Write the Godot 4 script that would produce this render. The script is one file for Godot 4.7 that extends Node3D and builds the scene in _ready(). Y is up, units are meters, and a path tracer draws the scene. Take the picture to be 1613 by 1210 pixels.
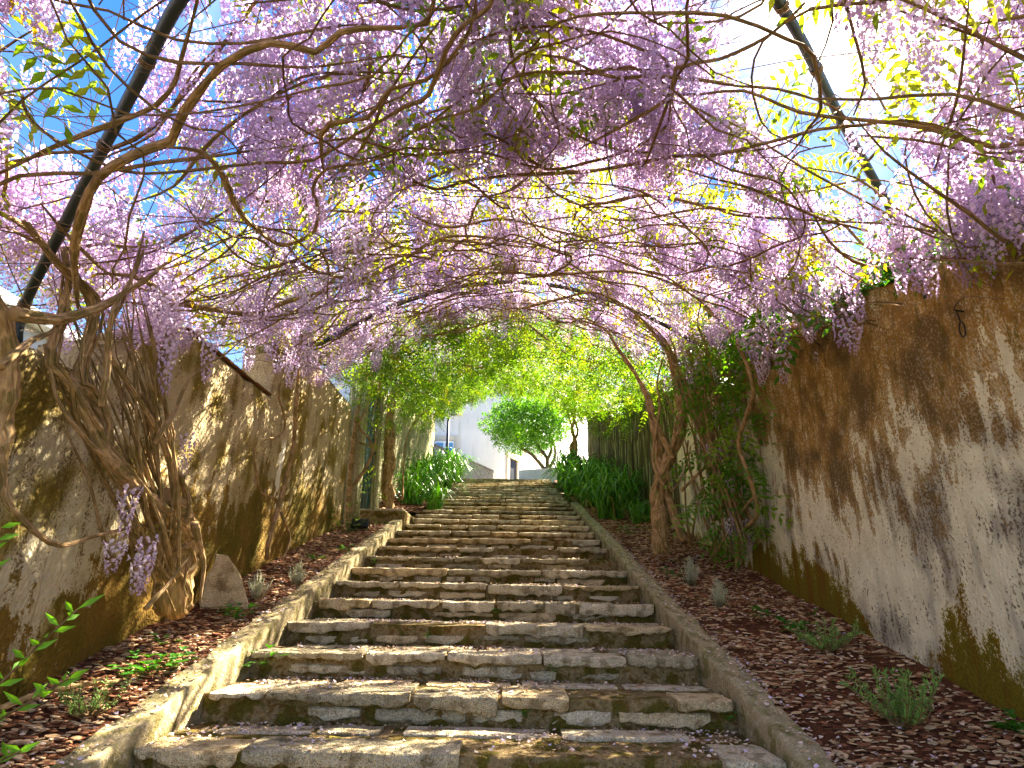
extends Node3D
# A flight of stone steps under a wisteria pergola between two old walls. y up, metres; the camera stands at the origin and looks along -z.
const PITCH := 18.0
const WALL := 2.55            # the two walls stand this far to either side
const LEFT := -1.72           # the flight's left and right ends
const RIGHT := 1.28
const RUN := 0.647
const RISE := 0.155
const TOP_STEP := 26
const PLAZA := 5.068
const FLOWERS := 2000
const LEAVES := 1700
var rng := RandomNumberGenerator.new()
var bump := FastNoiseLite.new()
var cam: Camera3D
var M := {}                   # materials
var used := {}

func _ready() -> void:
	rng.seed = 7
	bump.seed = 3
	bump.frequency = 1.0
	bump.fractal_octaves = 3
	# ---- camera, sky, sun, exposure
	cam = Camera3D.new()
	cam.name = "camera"
	add_child(cam)
	cam.position = Vector3(0, 1.6, 0)
	cam.rotation_degrees = Vector3(PITCH, 0, 0.7)
	cam.fov = 62.35
	cam.near = 0.05
	cam.far = 1500.0
	var env := Environment.new()
	var sky_look := ProceduralSkyMaterial.new()
	sky_look.sky_top_color = Color(0.085, 0.215, 0.40)
	sky_look.sky_horizon_color = Color(0.44, 0.52, 0.58)
	sky_look.sky_curve = 0.16
	sky_look.ground_bottom_color = Color(0.3, 0.28, 0.24)
	sky_look.ground_horizon_color = Color(0.55, 0.55, 0.52)
	sky_look.sky_energy_multiplier = 1.0
	sky_look.sun_angle_max = 13.0
	sky_look.sun_curve = 0.5
	sky_look.sky_cover = clouds()
	sky_look.sky_cover_modulate = Color(1, 1, 1, 0.14)
	var sky := Sky.new()
	sky.sky_material = sky_look
	env.background_mode = Environment.BG_SKY
	env.sky = sky
	env.tonemap_mode = Environment.TONE_MAPPER_LINEAR
	env.tonemap_exposure = 11.0
	env.sdfgi_enabled = true
	env.ssao_enabled = true
	env.ssil_enabled = true
	var around := WorldEnvironment.new()
	around.name = "environment"
	around.environment = env
	add_child(around)
	var sun := DirectionalLight3D.new()
	sun.name = "sun"
	sun.light_energy = 1.6
	sun.light_color = Color(1.0, 0.95, 0.86)
	sun.light_angular_distance = 0.5
	sun.shadow_enabled = true
	add_child(sun)
	sun.look_at_from_position(Vector3.ZERO, Vector3(-0.41, -0.73, 0.55))
	# ---- the place
	make_materials()
	terrain()
	stairs()
	walls()
	gate()
	plaza()
	pergola()
	wisterias()
	planting()
	litter()
	small_things()

# ------------------------------------------------------------------ helpers
func ramp(d: float) -> float:            # height of the line through the step noses, d metres ahead
	return minf(1.038 + 0.2396 * (d - 3.907), PLAZA)

func roof(x: float) -> float:            # height of the pergola's arch above that line
	var a := absf(x)
	return 3.4 - 0.75 * pow(a / 2.1, 2.0) if a < 2.2 else 2.58 - 0.05 * (a - 2.2)

func overhead(x: float, d: float, off := 0.0) -> Vector3:
	return Vector3(x, 1.038 + 0.2396 * (minf(d, 20.7) - 3.907) + roof(x) + off, -d)

func n3(p: Vector3, f: float) -> float:
	return bump.get_noise_3dv(p * f)

func rnd(a: float, b: float) -> float:
	return rng.randf_range(a, b)

func seen(p: Vector3) -> bool:           # whether the photograph's frame takes p in
	var q := cam.transform.affine_inverse() * p
	return q.z < -0.3 and absf(q.x) < -q.z * 0.83 and absf(q.y) < -q.z * 0.63

func numbered(called: String) -> String:
	if not used.has(called):
		used[called] = 0
		return called
	used[called] += 1
	return "%s_%03d" % [called, used[called]]

func tag(o: Node, label := "", category := "", group := "", kind := "") -> void:
	if label: o.set_meta("label", label)
	if category: o.set_meta("category", category)
	if group: o.set_meta("group", group)
	if kind: o.set_meta("kind", kind)

func thing(called: String, label: String, category: String, at := Vector3.ZERO, group := "") -> Node3D:
	var o := Node3D.new()
	o.name = numbered(called)
	add_child(o)
	o.position = at
	tag(o, label, category, group)
	return o

func part(called: String, mesh: Mesh, m: Material, parent: Node = null) -> MeshInstance3D:
	var o := MeshInstance3D.new()
	o.mesh = mesh
	o.material_override = m
	if parent == null:
		o.name = numbered(called)
		add_child(o)
	else:
		var k := 0
		var nm := called
		while parent.has_node(nm):
			k += 1
			nm = "%s_%03d" % [called, k]
		o.name = nm
		parent.add_child(o)
	return o

var counts := {}
func piece(called: String, mesh: Mesh, m: Material, parent: Node) -> MeshInstance3D:   # as part(), quick where there are hundreds
	var key := str(parent.get_instance_id()) + called
	var k: int = counts.get(key, 0)
	counts[key] = k + 1
	var o := MeshInstance3D.new()
	o.mesh = mesh
	o.material_override = m
	o.name = called if k == 0 else "%s_%03d" % [called, k]
	parent.add_child(o)
	return o

func many(called: String, mesh: Mesh, m: Material, at: Array, tints: Array, parent: Node = null) -> MultiMeshInstance3D:
	var mm := MultiMesh.new()
	mm.transform_format = MultiMesh.TRANSFORM_3D
	mm.use_colors = true
	mm.mesh = mesh
	mm.instance_count = at.size()
	for i in at.size():
		mm.set_instance_transform(i, at[i])
		mm.set_instance_color(i, tints[i])
	var o := MultiMeshInstance3D.new()
	o.multimesh = mm
	o.material_override = m
	o.set_meta("kind", "stuff")
	if parent == null:
		o.name = numbered(called)
		add_child(o)
	else:
		o.name = called if not parent.has_node(called) else called + "_001"
		parent.add_child(o)
	return o

func begin(flat := false) -> SurfaceTool:
	var st := SurfaceTool.new()
	st.begin(Mesh.PRIMITIVE_TRIANGLES)
	st.set_smooth_group(-1 if flat else 0)
	return st

func done(st: SurfaceTool) -> ArrayMesh:
	st.generate_normals()
	return st.commit()

func tri(st: SurfaceTool, a: Vector3, b: Vector3, c: Vector3) -> void:
	st.add_vertex(a); st.add_vertex(b); st.add_vertex(c)

func quad(st: SurfaceTool, a: Vector3, b: Vector3, c: Vector3, d: Vector3) -> void:   # clockwise from the front
	tri(st, a, b, c); tri(st, a, c, d)

# a block cut along the fractions xs, ys, zs of its unit cube; shape moves each point, chart gives its texture place
func block(st: SurfaceTool, xs: Array, ys: Array, zs: Array, shape: Callable, chart: Variant = null) -> void:
	for side in 6:
		var ax := side / 2
		var hi := side % 2 == 1
		var cuts := [xs, ys, zs]
		var ua := (ax + 1) % 3
		var va := (ax + 2) % 3
		if not hi:
			var sw := ua; ua = va; va = sw
		var us: Array = cuts[ua]
		var vs: Array = cuts[va]
		var pts := []
		for u in us:
			var row := []
			for v in vs:
				var p := Vector3.ZERO
				p[ax] = 1.0 if hi else 0.0
				p[ua] = u
				p[va] = v
				row.append(shape.call(p))
			pts.append(row)
		for i in us.size() - 1:
			for j in vs.size() - 1:
				for q in [pts[i][j], pts[i][j + 1], pts[i + 1][j + 1], pts[i][j], pts[i + 1][j + 1], pts[i + 1][j]]:
					if chart != null: st.set_uv(chart.call(q))
					st.add_vertex(q)

func cuts(n: int, edge := 0.0) -> Array:
	var a := []
	if edge > 0: a.append(0.0)
	for i in n + 1: a.append(edge + (1.0 - 2.0 * edge) * i / n)
	if edge > 0: a.append(1.0)
	return a

func box(st: SurfaceTool, a: Vector3, b: Vector3, turn := Transform3D(), bevel := 0.006) -> void:   # a box with softened edges between corners a and b
	var s := b - a
	var e := Vector3(minf(0.3, bevel / s.x), minf(0.3, bevel / s.y), minf(0.3, bevel / s.z))
	block(st, cuts(1, e.x), cuts(1, e.y), cuts(1, e.z), func(p: Vector3) -> Vector3:
		var q := p
		var ends := 0
		for k in 3: ends += int(p[k] == 0.0 or p[k] == 1.0)
		if ends > 1:
			for k in 3:
				if p[k] == 0.0: q[k] = e[k] * 0.3
				elif p[k] == 1.0: q[k] = 1.0 - e[k] * 0.3
		return turn * (a + q * s))

func smooth_line(p: Array, each: float) -> Array:     # a curve through the points, as points every few centimetres
	var out := []
	for i in p.size() - 1:
		var a: Vector3 = p[maxi(i - 1, 0)]
		var b: Vector3 = p[i]
		var c: Vector3 = p[i + 1]
		var d: Vector3 = p[mini(i + 2, p.size() - 1)]
		var n := maxi(1, int(b.distance_to(c) / each))
		for k in n: out.append(b.cubic_interpolate(c, a, d, float(k) / n))
	out.append(p[p.size() - 1])
	return out

func tube(st: SurfaceTool, p: Array, r0: float, r1: float, sides := 7, rough := 0.0, wave := 9.0, starts_thin := false) -> void:
	var n := Vector3.UP
	var rings := []
	var along := 0.0
	var ofs := rnd(0, 50)
	for i in p.size():
		var t: Vector3 = (p[mini(i + 1, p.size() - 1)] - p[maxi(i - 1, 0)]).normalized()
		if t.length() < 0.5: t = Vector3.UP
		if i == 0: n = t.cross(Vector3(0.3, 0.2, 0.9)).normalized()
		n = (n - t * n.dot(t)).normalized()
		var b := t.cross(n)
		if i > 0: along += p[i].distance_to(p[i - 1])
		var r := lerpf(r0, r1, float(i) / (p.size() - 1))
		if starts_thin: r *= clampf(0.25 + i * 0.11, 0.25, 1.0)
		var ring := []
		for j in sides + 1:
			var a := TAU * j / sides
			var dir := n * cos(a) + b * sin(a)
			var rr := r
			if rough > 0.0: rr *= 1.0 + rough * (bump.get_noise_3d(cos(a) * 0.7 + ofs, sin(a) * 0.7, along * wave) * 1.6 + 0.8 * bump.get_noise_2d(ofs * 3.0, along * wave * 0.5))
			ring.append([p[i] + dir * rr, Vector2(float(j) / sides * maxf(1.0, roundf(r * 30.0)), along * 4.0)])
		rings.append(ring)
	for i in rings.size() - 1:
		for j in sides:
			for q in [rings[i][j], rings[i + 1][j], rings[i + 1][j + 1], rings[i][j], rings[i + 1][j + 1], rings[i][j + 1]]:
				st.set_uv(q[1]); st.add_vertex(q[0])
	for end in 2:
		var ring: Array = rings[0] if end == 0 else rings[rings.size() - 1]
		var c: Vector3 = p[0] if end == 0 else p[p.size() - 1]
		for j in sides:
			st.set_uv(Vector2(0.5, 0.5))
			if end == 0: tri(st, c, ring[j][0], ring[j + 1][0])
			else: tri(st, c, ring[j + 1][0], ring[j][0])

func stem(p: Array, r0: float, r1: float, sides := 7, rough := 0.2, each := 0.06, starts_thin := false) -> ArrayMesh:
	var st := begin()
	tube(st, smooth_line(p, each), r0, r1, sides, rough, 9.0, starts_thin)
	return done(st)

func path(a: Array) -> Array:            # x, y, z, x, y, z, ... as points, from the third number on
	var p := []
	for i in range(2, a.size(), 3): p.append(Vector3(a[i], a[i + 1], a[i + 2]))
	return p

# ------------------------------------------------------------------ textures and materials
func grain(w: int, h: int, f: float, octaves: int, seed_: int, sx := 1, sy := 1) -> PackedByteArray:
	var nz := FastNoiseLite.new()
	nz.noise_type = FastNoiseLite.TYPE_SIMPLEX_SMOOTH
	nz.seed = seed_
	nz.frequency = f
	nz.fractal_octaves = octaves
	var im := nz.get_seamless_image(w / sx, h / sy)
	im.convert(Image.FORMAT_L8)
	if sx > 1 or sy > 1: im.resize(w, h, Image.INTERPOLATE_CUBIC)
	return im.get_data()

func paint(w: int, h: int, f: Callable) -> ImageTexture:
	var d := PackedByteArray()
	d.resize(w * h * 3)
	var k := 0
	for y in h:
		for x in w:
			var c: Color = f.call(x, y, y * w + x)
			d[k] = clampi(int(c.r * 255.0), 0, 255)
			d[k + 1] = clampi(int(c.g * 255.0), 0, 255)
			d[k + 2] = clampi(int(c.b * 255.0), 0, 255)
			k += 3
	return ImageTexture.create_from_image(Image.create_from_data(w, h, false, Image.FORMAT_RGB8, d))

func grey(w: int, h: int, d: PackedByteArray) -> ImageTexture:
	return ImageTexture.create_from_image(Image.create_from_data(w, h, false, Image.FORMAT_L8, d))

func clouds() -> ImageTexture:
	var w := 1024
	var h := 512
	var a := grain(w, h, 0.006, 5, 91)
	var d := PackedByteArray()
	d.resize(w * h * 4)
	for i in w * h:
		var t := clampf((a[i] / 255.0 - 0.42) * 3.2, 0.0, 1.0)
		d[i * 4] = 255; d[i * 4 + 1] = 255; d[i * 4 + 2] = 255
		d[i * 4 + 3] = int(255.0 * t * t * 0.9)
	return ImageTexture.create_from_image(Image.create_from_data(w, h, false, Image.FORMAT_RGBA8, d))

func plain(c: Color, rough := 0.8) -> StandardMaterial3D:
	var m := StandardMaterial3D.new()
	m.albedo_color = c.linear_to_srgb()
	m.roughness = rough
	m.metallic_specular = 0.35
	return m

func textured(t: Texture2D, height: Texture2D, relief: float, scale_: float, rough := 0.9, world := true) -> StandardMaterial3D:
	var m := StandardMaterial3D.new()
	m.albedo_texture = t
	m.roughness = rough
	m.metallic_specular = 0.25
	if height:
		m.heightmap_enabled = true
		m.heightmap_texture = height
		m.heightmap_scale = relief
	if world:
		m.uv1_triplanar = true
		m.uv1_world_triplanar = true
		m.uv1_scale = Vector3.ONE * scale_
	return m

func leafy(backlight := Color(1, 1, 1), rough := 0.5) -> StandardMaterial3D:
	var m := StandardMaterial3D.new()
	m.vertex_color_use_as_albedo = true
	m.roughness = rough
	m.metallic_specular = 0.4
	m.backlight_enabled = true
	m.backlight = backlight
	m.cull_mode = BaseMaterial3D.CULL_DISABLED
	return m

func tinted(m: StandardMaterial3D, c: Color) -> StandardMaterial3D:
	var t: StandardMaterial3D = m.duplicate()
	t.albedo_color = c
	return t

func make_materials() -> void:
	var a := grain(512, 512, 0.008, 5, 1)
	var b := grain(512, 512, 0.05, 4, 2)
	var c := grain(512, 512, 0.16, 3, 3)
	var e := grain(512, 512, 0.02, 4, 4)
	var ht := PackedByteArray()
	ht.resize(512 * 512)
	for i in ht.size(): ht[i] = clampi(int(a[i] * 0.3 + b[i] * 0.45 + c[i] * 0.25), 0, 255)
	M.relief = grey(512, 512, ht)
	# limestone: warm grey with dark lichen freckles and pale and orange spots
	var stone := paint(512, 512, func(_x, _y, i):
		var k := Color(0.72, 0.66, 0.53).lerp(Color(0.91, 0.85, 0.71), b[i] / 255.0)
		k = k.lerp(Color(0.50, 0.43, 0.30), clampf((a[i] - 120) / 90.0, 0, 0.75))
		if c[i] > 158: k = k.lerp(Color(0.26, 0.22, 0.15), clampf((c[i] - 158) / 40.0, 0, 0.75))
		if e[i] > 190 and c[i] < 135: k = k.lerp(Color(0.84, 0.8, 0.7), 0.7)
		if e[i] < 42: k = k.lerp(Color(0.36, 0.33, 0.14), 0.7)
		return k)
	M.stone = textured(stone, M.relief, 3.4, 1.6)
	M.stone_warm = tinted(M.stone, Color(1.0, 0.96, 0.89))
	M.stone_grey = tinted(M.stone, Color(0.86, 0.86, 0.84))
	# mortar with moss and soil
	M.mortar = textured(paint(512, 512, func(_x, _y, i):
		var k := Color(0.42, 0.35, 0.23).lerp(Color(0.64, 0.55, 0.38), b[i] / 255.0)
		k = k.lerp(Color(0.32, 0.29, 0.07), clampf((a[i] - 120) / 36.0, 0, 0.85))
		k = k.lerp(Color(0.36, 0.25, 0.08), clampf((e[i] - 165) / 40.0, 0, 0.7))
		if c[i] > 172: k = k * 0.7
		return k), M.relief, 3.0, 1.3, 0.95)
	# cast concrete of the kerbs
	M.concrete = textured(paint(512, 512, func(_x, _y, i):
		var k := Color(0.56, 0.50, 0.37).lerp(Color(0.70, 0.64, 0.49), b[i] / 255.0)
		k = k.lerp(Color(0.42, 0.39, 0.20), clampf((a[i] - 115) / 70.0, 0, 0.7))
		if c[i] > 170: k = k * 0.62
		if e[i] > 200: k = k.lerp(Color(0.75, 0.72, 0.62), 0.6)
		return k), M.relief, 1.2, 1.4)
	M.soil = textured(paint(256, 256, func(_x, _y, i):
		var k := Color(0.28, 0.16, 0.10).lerp(Color(0.46, 0.29, 0.18), c[i] / 255.0)
		return k), M.relief, 3.0, 2.5, 0.95)
	M.earth = textured(paint(256, 256, func(_x, _y, i):
		return Color(0.30, 0.30, 0.16).lerp(Color(0.42, 0.37, 0.24), a[i] / 255.0)), M.relief, 3.0, 0.5, 0.95)
	M.paving = textured(paint(256, 256, func(_x, _y, i):
		return Color(0.62, 0.58, 0.5).lerp(Color(0.74, 0.7, 0.62), b[i] / 255.0)), M.relief, 1.0, 1.0, 0.9)
	# bark
	var v := grain(256, 256, 0.03, 4, 8, 1, 4)
	var bt := paint(256, 256, func(_x, _y, i):
		var k := Color(0.47, 0.36, 0.23).lerp(Color(0.80, 0.67, 0.48), v[i] / 255.0)
		if b[i] > 175: k = k.lerp(Color(0.62, 0.58, 0.47), 0.55)
		if a[i] < 75: k = k.lerp(Color(0.33, 0.3, 0.12), 0.6)
		return k)
	var bark := textured(bt, grey(256, 256, v), 1.0, 1.0, 0.85, false)
	M.bark = bark
	M.bark_dark = tinted(bark, Color(0.9, 0.85, 0.8))
	M.bark_grey = tinted(bark, Color(0.62, 0.64, 0.68))
	M.bark_pale = tinted(bark, Color(1.06, 1.06, 1.02))
	M.twig = plain(Color(0.24, 0.15, 0.08))
	# plaster of the walls
	M.wall_right = right_wall_look()
	M.wall_left = left_wall_look()
	M.wall_far = far_wall_look(Color(0.30, 0.25, 0.18), Color(0.36, 0.35, 0.15), Color(0.66, 0.64, 0.45), 21)
	M.wall_cream = far_wall_look(Color(0.62, 0.57, 0.42), Color(0.45, 0.45, 0.26), Color(0.80, 0.77, 0.63), 22)
	M.rough_cap = tinted(M.concrete, Color(0.7, 0.62, 0.5))
	M.tile = tinted(M.concrete, Color(0.72, 0.55, 0.46))
	var runs := grain(256, 256, 0.05, 4, 61, 1, 8)
	M.house_wall = textured(paint(256, 256, func(_x, _y, i):
		var k := Color(0.70, 0.70, 0.69).lerp(Color(0.77, 0.77, 0.76), b[i] / 255.0)
		return k.lerp(Color(0.60, 0.58, 0.53), clampf((runs[i] / 255.0 - 0.58) * 2.5, 0, 0.6))), M.relief, 0.4, 0.22, 0.9)
	M.white_wall = textured(paint(256, 256, func(_x, _y, i):
		return Color(0.70, 0.71, 0.71).lerp(Color(0.77, 0.77, 0.76), b[i] / 255.0) * (0.93 if a[i] > 170 else 1.0)), M.relief, 0.5, 0.5, 0.9)
	M.dark_stone = textured(paint(256, 256, func(_x, _y, i):
		var k := Color(0.40, 0.40, 0.40).lerp(Color(0.62, 0.61, 0.58), c[i] / 255.0)
		return k * 0.6 if b[i] > 150 else k), M.relief, 3.0, 1.6, 0.95)
	M.lime = plain(Color(0.5, 0.44, 0.34), 0.85)
	M.iron = plain(Color(0.012, 0.022, 0.022), 0.45)
	M.iron.metallic_specular = 0.5
	M.black = plain(Color(0.012, 0.012, 0.014), 0.5)
	M.green_paint = plain(Color(0.012, 0.035, 0.032), 0.45)
	M.cream_paint = far_wall_look(Color(0.62, 0.60, 0.46), Color(0.48, 0.47, 0.3), Color(0.78, 0.76, 0.62), 23)
	M.glass = plain(Color(0.25, 0.4, 0.55), 0.08)
	M.white_paint = plain(Color(0.75, 0.75, 0.72), 0.5)
	M.shutter = plain(Color(0.1, 0.28, 0.45), 0.5)
	M.flower = leafy(Color(0.95, 0.9, 1.0), 0.6)
	M.leaf = leafy(Color(1.0, 1.0, 0.55), 0.45)
	M.blade = leafy(Color(0.7, 0.75, 0.3), 0.3)
	M.dull_leaf = leafy(Color(0.5, 0.5, 0.4), 0.7)
	M.chip = plain(Color(1, 1, 1), 0.85)
	M.chip.vertex_color_use_as_albedo = true

# plaster under a brown crust above, bare and streaked below, olive moss along the foot; u runs 8 m along the wall from 1.8 m ahead, v 3.2 m up from the foot
func right_wall_look() -> StandardMaterial3D:
	var w := 1536
	var h := 512
	var big := grain(w, h, 0.008, 4, 31)
	var mid := grain(w, h, 0.03, 4, 32)
	var fine := grain(w, h, 0.22, 3, 33)
	var streak := grain(w, h, 0.035, 4, 34, 1, 8)
	var thin := grain(w, h, 0.11, 3, 35, 1, 5)
	var edge := [0.0, 1.8, 3.0, 1.75, 4.0, 1.5, 4.7, 1.05, 5.3, 0.8, 5.7, 0.95, 6.3, 1.5, 7.0, 1.85, 9.0, 1.7, 12.0, 1.6]
	var moss := [0.0, 0.0, 3.15, 0.05, 3.3, 0.2, 3.6, 0.42, 3.9, 0.5, 4.1, 0.05, 4.65, -0.1, 4.95, 0.3, 5.3, 0.42, 5.75, 0.5, 6.1, 0.3, 6.35, 0.42, 6.8, 0.48, 6.95, 0.1, 12.0, 0.15]
	var t := paint(w, h, func(x, y, i):
		var d: float = 1.8 + 8.0 * x / w
		var up: float = 3.2 * (1.0 - float(y) / h)
		var s: float = streak[i] / 255.0 - 0.5
		var f: float = fine[i] / 255.0
		var k := Color(0.74, 0.70, 0.57).lerp(Color(0.93, 0.90, 0.77), mid[i] / 255.0 * 0.6 + jit(i) * 0.4)
		k = k.lerp(Color(0.52, 0.49, 0.43), clampf((big[i] / 255.0 - 0.42) * 2.0 + s, 0, 0.8))
		if thin[i] / 255.0 * 0.5 + f * 0.5 > 0.6 + jit(i) * 0.16 - (big[i] / 255.0 - 0.5) * 0.3: k = k.lerp(Color(0.30, 0.25, 0.19), 0.75)
		var crust: float = (up - table(edge, d)) * 1.1 + s * 1.3 + (mid[i] / 255.0 - 0.5) * 1.2 + (big[i] / 255.0 - 0.5) * 1.2 + (thin[i] / 255.0 - 0.5) * 0.5
		var cover := clampf(0.5 + crust * 0.62, 0.0, 1.0)
		var q: float = f * 0.55 + thin[i] / 255.0 * 0.25 + mid[i] / 255.0 * 0.2 + (jit(i) - 0.5) * 0.16
		if q < 0.5 + (cover - 0.66) * 0.44:
			var br := Color(0.43, 0.31, 0.13).lerp(Color(0.69, 0.52, 0.25), mid[i] / 255.0 * 0.7 + jit(i) * 0.3)
			br = br.lerp(Color(0.32, 0.25, 0.15), clampf((big[i] / 255.0 - 0.5) * 3.0, 0, 0.7))
			br = br.lerp(Color(0.34, 0.29, 0.08), clampf((thin[i] / 255.0 - 0.62) * 4.0, 0, 0.7))
			if f > 0.68 - (mid[i] / 255.0 - 0.5) * 0.5 - s * 0.25: k = k.lerp(br, 0.25)
			else: k = k.lerp(br, 0.93)
		elif cover > 0.5: k = k.lerp(Color(0.55, 0.43, 0.27), 0.3 + 0.4 * jit(i))
		var mo: float = table(moss, d) + (mid[i] / 255.0 - 0.5) * 0.42 + (f - 0.5) * 0.2 + s * 0.25 + (jit(i) - 0.5) * 0.17
		if up < mo: k = Color(0.30, 0.26, 0.05).lerp(Color(0.52, 0.45, 0.12), f * 0.6 + jit(i) * 0.4).lerp(Color(0.42, 0.25, 0.06), clampf(s * 2.0, 0, 0.6))
		return k)
	var hb := PackedByteArray()
	hb.resize(w * h)
	for i in w * h: hb[i] = clampi(int(fine[i] * 0.3 + mid[i] * 0.3 + thin[i] * 0.2 + big[i] * 0.1 + jit(i) * 26.0), 0, 255)
	return textured(t, grey(w, h, hb), 1.6, 1.0, 0.95, false)

func jit(i: int) -> float:            # a scatter of grains, 0 to 1
	var k := (i * 747796405 + 289133645) & 0x7fffffff
	k = ((k >> 13) ^ k) * 277803737 & 0x7fffffff
	return float((k >> 8) & 0xffff) / 65535.0

func table(a: Array, x: float) -> float:
	for i in range(2, a.size(), 2):
		if x < a[i]: return lerpf(a[i - 1], a[i + 1], (x - a[i - 2]) / (a[i] - a[i - 2]))
	return a[a.size() - 1]

# grey-brown plaster, dark runs from the top, rust and moss at the foot, a pale worn patch nearest the camera
func left_wall_look() -> StandardMaterial3D:
	var w := 1536
	var h := 512
	var big := grain(w, h, 0.007, 4, 41)
	var mid := grain(w, h, 0.03, 4, 42)
	var fine := grain(w, h, 0.22, 3, 43)
	var streak := grain(w, h, 0.04, 4, 44, 1, 9)
	var moss := [0.0, 0.7, 3.3, 0.55, 3.7, 0.35, 4.1, 0.6, 4.5, 0.9, 5.2, 1.0, 6.0, 0.75, 6.6, 1.0, 7.2, 0.7, 8.5, 0.8, 9.5, 0.3, 12.0, 0.3]
	var pale := [0.0, 0.2, 3.0, 0.7, 3.8, 1.0, 4.2, 0.7, 4.6, 0.2, 5.5, 0.05, 7.0, 0.1, 12.0, 0.1]
	var t := paint(w, h, func(x, y, i):
		var d: float = 1.8 + 8.0 * x / w
		var up: float = 3.2 * (1.0 - float(y) / h)
		var s: float = streak[i] / 255.0 - 0.5
		var f: float = fine[i] / 255.0
		var g: float = mid[i] / 255.0
		var k := Color(0.57, 0.51, 0.37).lerp(Color(0.76, 0.69, 0.54), g * 0.6 + jit(i) * 0.4)
		k = k.lerp(Color(0.76, 0.72, 0.60), clampf((table(pale, d) - absf(up - 0.95) * 0.8) * 1.2 + (g - 0.5), 0, 0.85))
		if f * 0.7 + jit(i) * 0.3 < clampf(0.34 + s * 0.7 + (big[i] / 255.0 - 0.5) * 0.7, 0.0, 0.75): k = k.lerp(Color(0.33, 0.26, 0.15), 0.7)
		k = k.lerp(Color(0.42, 0.35, 0.08), clampf((big[i] / 255.0 - 0.5) * 2.6 + (f - 0.5) * 0.5, 0, 0.75))
		var mo: float = table(moss, d) + (g - 0.5) * 0.8 + s * 0.4 + (f - 0.5) * 0.2 + (jit(i) - 0.5) * 0.16
		if up < mo:
			var br := Color(0.52, 0.39, 0.12).lerp(Color(0.42, 0.37, 0.09), clampf((big[i] / 255.0 - 0.35) * 3.0, 0, 1)).lerp(Color(0.22, 0.17, 0.05), f * 0.3 + jit(i) * 0.3)
			k = k.lerp(br, 0.9)
		if d > 6.9 + (g - 0.5) * 0.12 and d < 7.03 + s * 0.12 and up > 0.6 + g * 0.3 and up < 1.55 - f * 0.3: k = k.lerp(Color(0.88, 0.86, 0.80), 0.85)
		return k)
	var hb := PackedByteArray()
	hb.resize(w * h)
	for i in w * h: hb[i] = clampi(int(fine[i] * 0.5 + mid[i] * 0.5), 0, 255)
	return textured(t, grey(w, h, hb), 2.6, 1.0, 0.95, false)

# boards or plaster with long upright runs of algae and bleached wash
func far_wall_look(base: Color, algae: Color, wash: Color, seed_: int) -> StandardMaterial3D:
	var w := 512
	var h := 256
	var s1 := grain(w, h, 0.03, 4, seed_, 1, 8)
	var s2 := grain(w, h, 0.1, 3, seed_ + 50, 1, 8)
	var f := grain(w, h, 0.2, 3, seed_ + 90)
	return textured(paint(w, h, func(_x, _y, i):
		var k := base.lerp(algae, clampf((s1[i] / 255.0 - 0.4) * 3.0, 0, 1))
		k = k.lerp(wash, clampf((s2[i] / 255.0 - 0.55) * 4.0, 0, 0.85))
		return k.lerp(k * 0.55, clampf((f[i] / 255.0 - 0.5) * 2.0, 0, 1))), grey(w, h, f), 1.5, 1.0, 0.9, false)

# ------------------------------------------------------------------ ground, steps, kerbs
func sheet(called: String, xs: Array, ds: Array, high: Callable, m: Material) -> MeshInstance3D:
	var st := begin()
	for i in ds.size() - 1:
		for j in xs.size() - 1:
			var q := []
			for k in [[i, j], [i + 1, j], [i + 1, j + 1], [i, j + 1]]:
				q.append(Vector3(xs[k[1]], high.call(xs[k[1]], ds[k[0]]), -ds[k[0]]))
			quad(st, q[0], q[1], q[2], q[3])
	var o := part(called, done(st), m)
	tag(o, "", "", "", "structure")
	return o

func bed_height(x: float, d: float) -> float:
	var k := clampf((absf(x) - 1.45) / 1.1, 0.0, 1.0)
	return ramp(d) - 0.02 + 0.09 * k * k + 0.035 * n3(Vector3(x, 0, d), 1.4) + 0.012 * n3(Vector3(x, 5, d), 7.0)

func terrain() -> void:
	var xs := [-900.0, -60.0, -8.0, -3.0, 3.0, 8.0, 60.0, 900.0]
	var ds := [-900.0, -60.0, -3.0, -0.5, 4.0, 8.0, 12.0, 16.0, 20.5, 21.5, 60.0, 900.0]
	var g := sheet("ground", xs, ds, func(_x, d): return ramp(maxf(d, -1.0)) - 0.42, M.earth)
	tag(g, "sloping brown earth under and beyond the walled steps", "ground")
	var bx := []
	var bd := []
	for k in 11: bx.append(k / 10.0)
	for k in 76: bd.append(-0.6 + k * 0.15)
	var lx := []
	for k in bx: lx.append(-2.6 + k * (2.6 - 1.86))
	tag(sheet("mulch_bed", lx, bd, bed_height, M.soil), "narrow mulch bed left of the steps at the foot of the mossy wall", "flower bed")
	var fd := []
	for k in 61: fd.append(11.9 + k * 0.146)
	var fx := []
	for k in bx: fx.append(-2.6 + k * (2.6 - 1.7))
	tag(sheet("mulch_bed", fx, fd, bed_height, M.soil), "far mulch bed beyond the green gate under strap leaved plants", "flower bed")
	var rx := []
	for k in bx: rx.append(1.40 + k * 1.2)
	for k in 67: bd.append(10.65 + 0.15 * (k + 1))
	tag(sheet("mulch_bed", rx, bd, bed_height, M.soil), "wide mulch bed right of the steps along the rust stained wall", "flower bed")

func tilt(n: int) -> float:
	return -0.005 * clampf(1.0 - (n + 1) / 8.0, 0.0, 1.0)

func nose(n: int, x := 0.0) -> float:
	return 1.038 + RISE * n + tilt(n) * x

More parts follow.
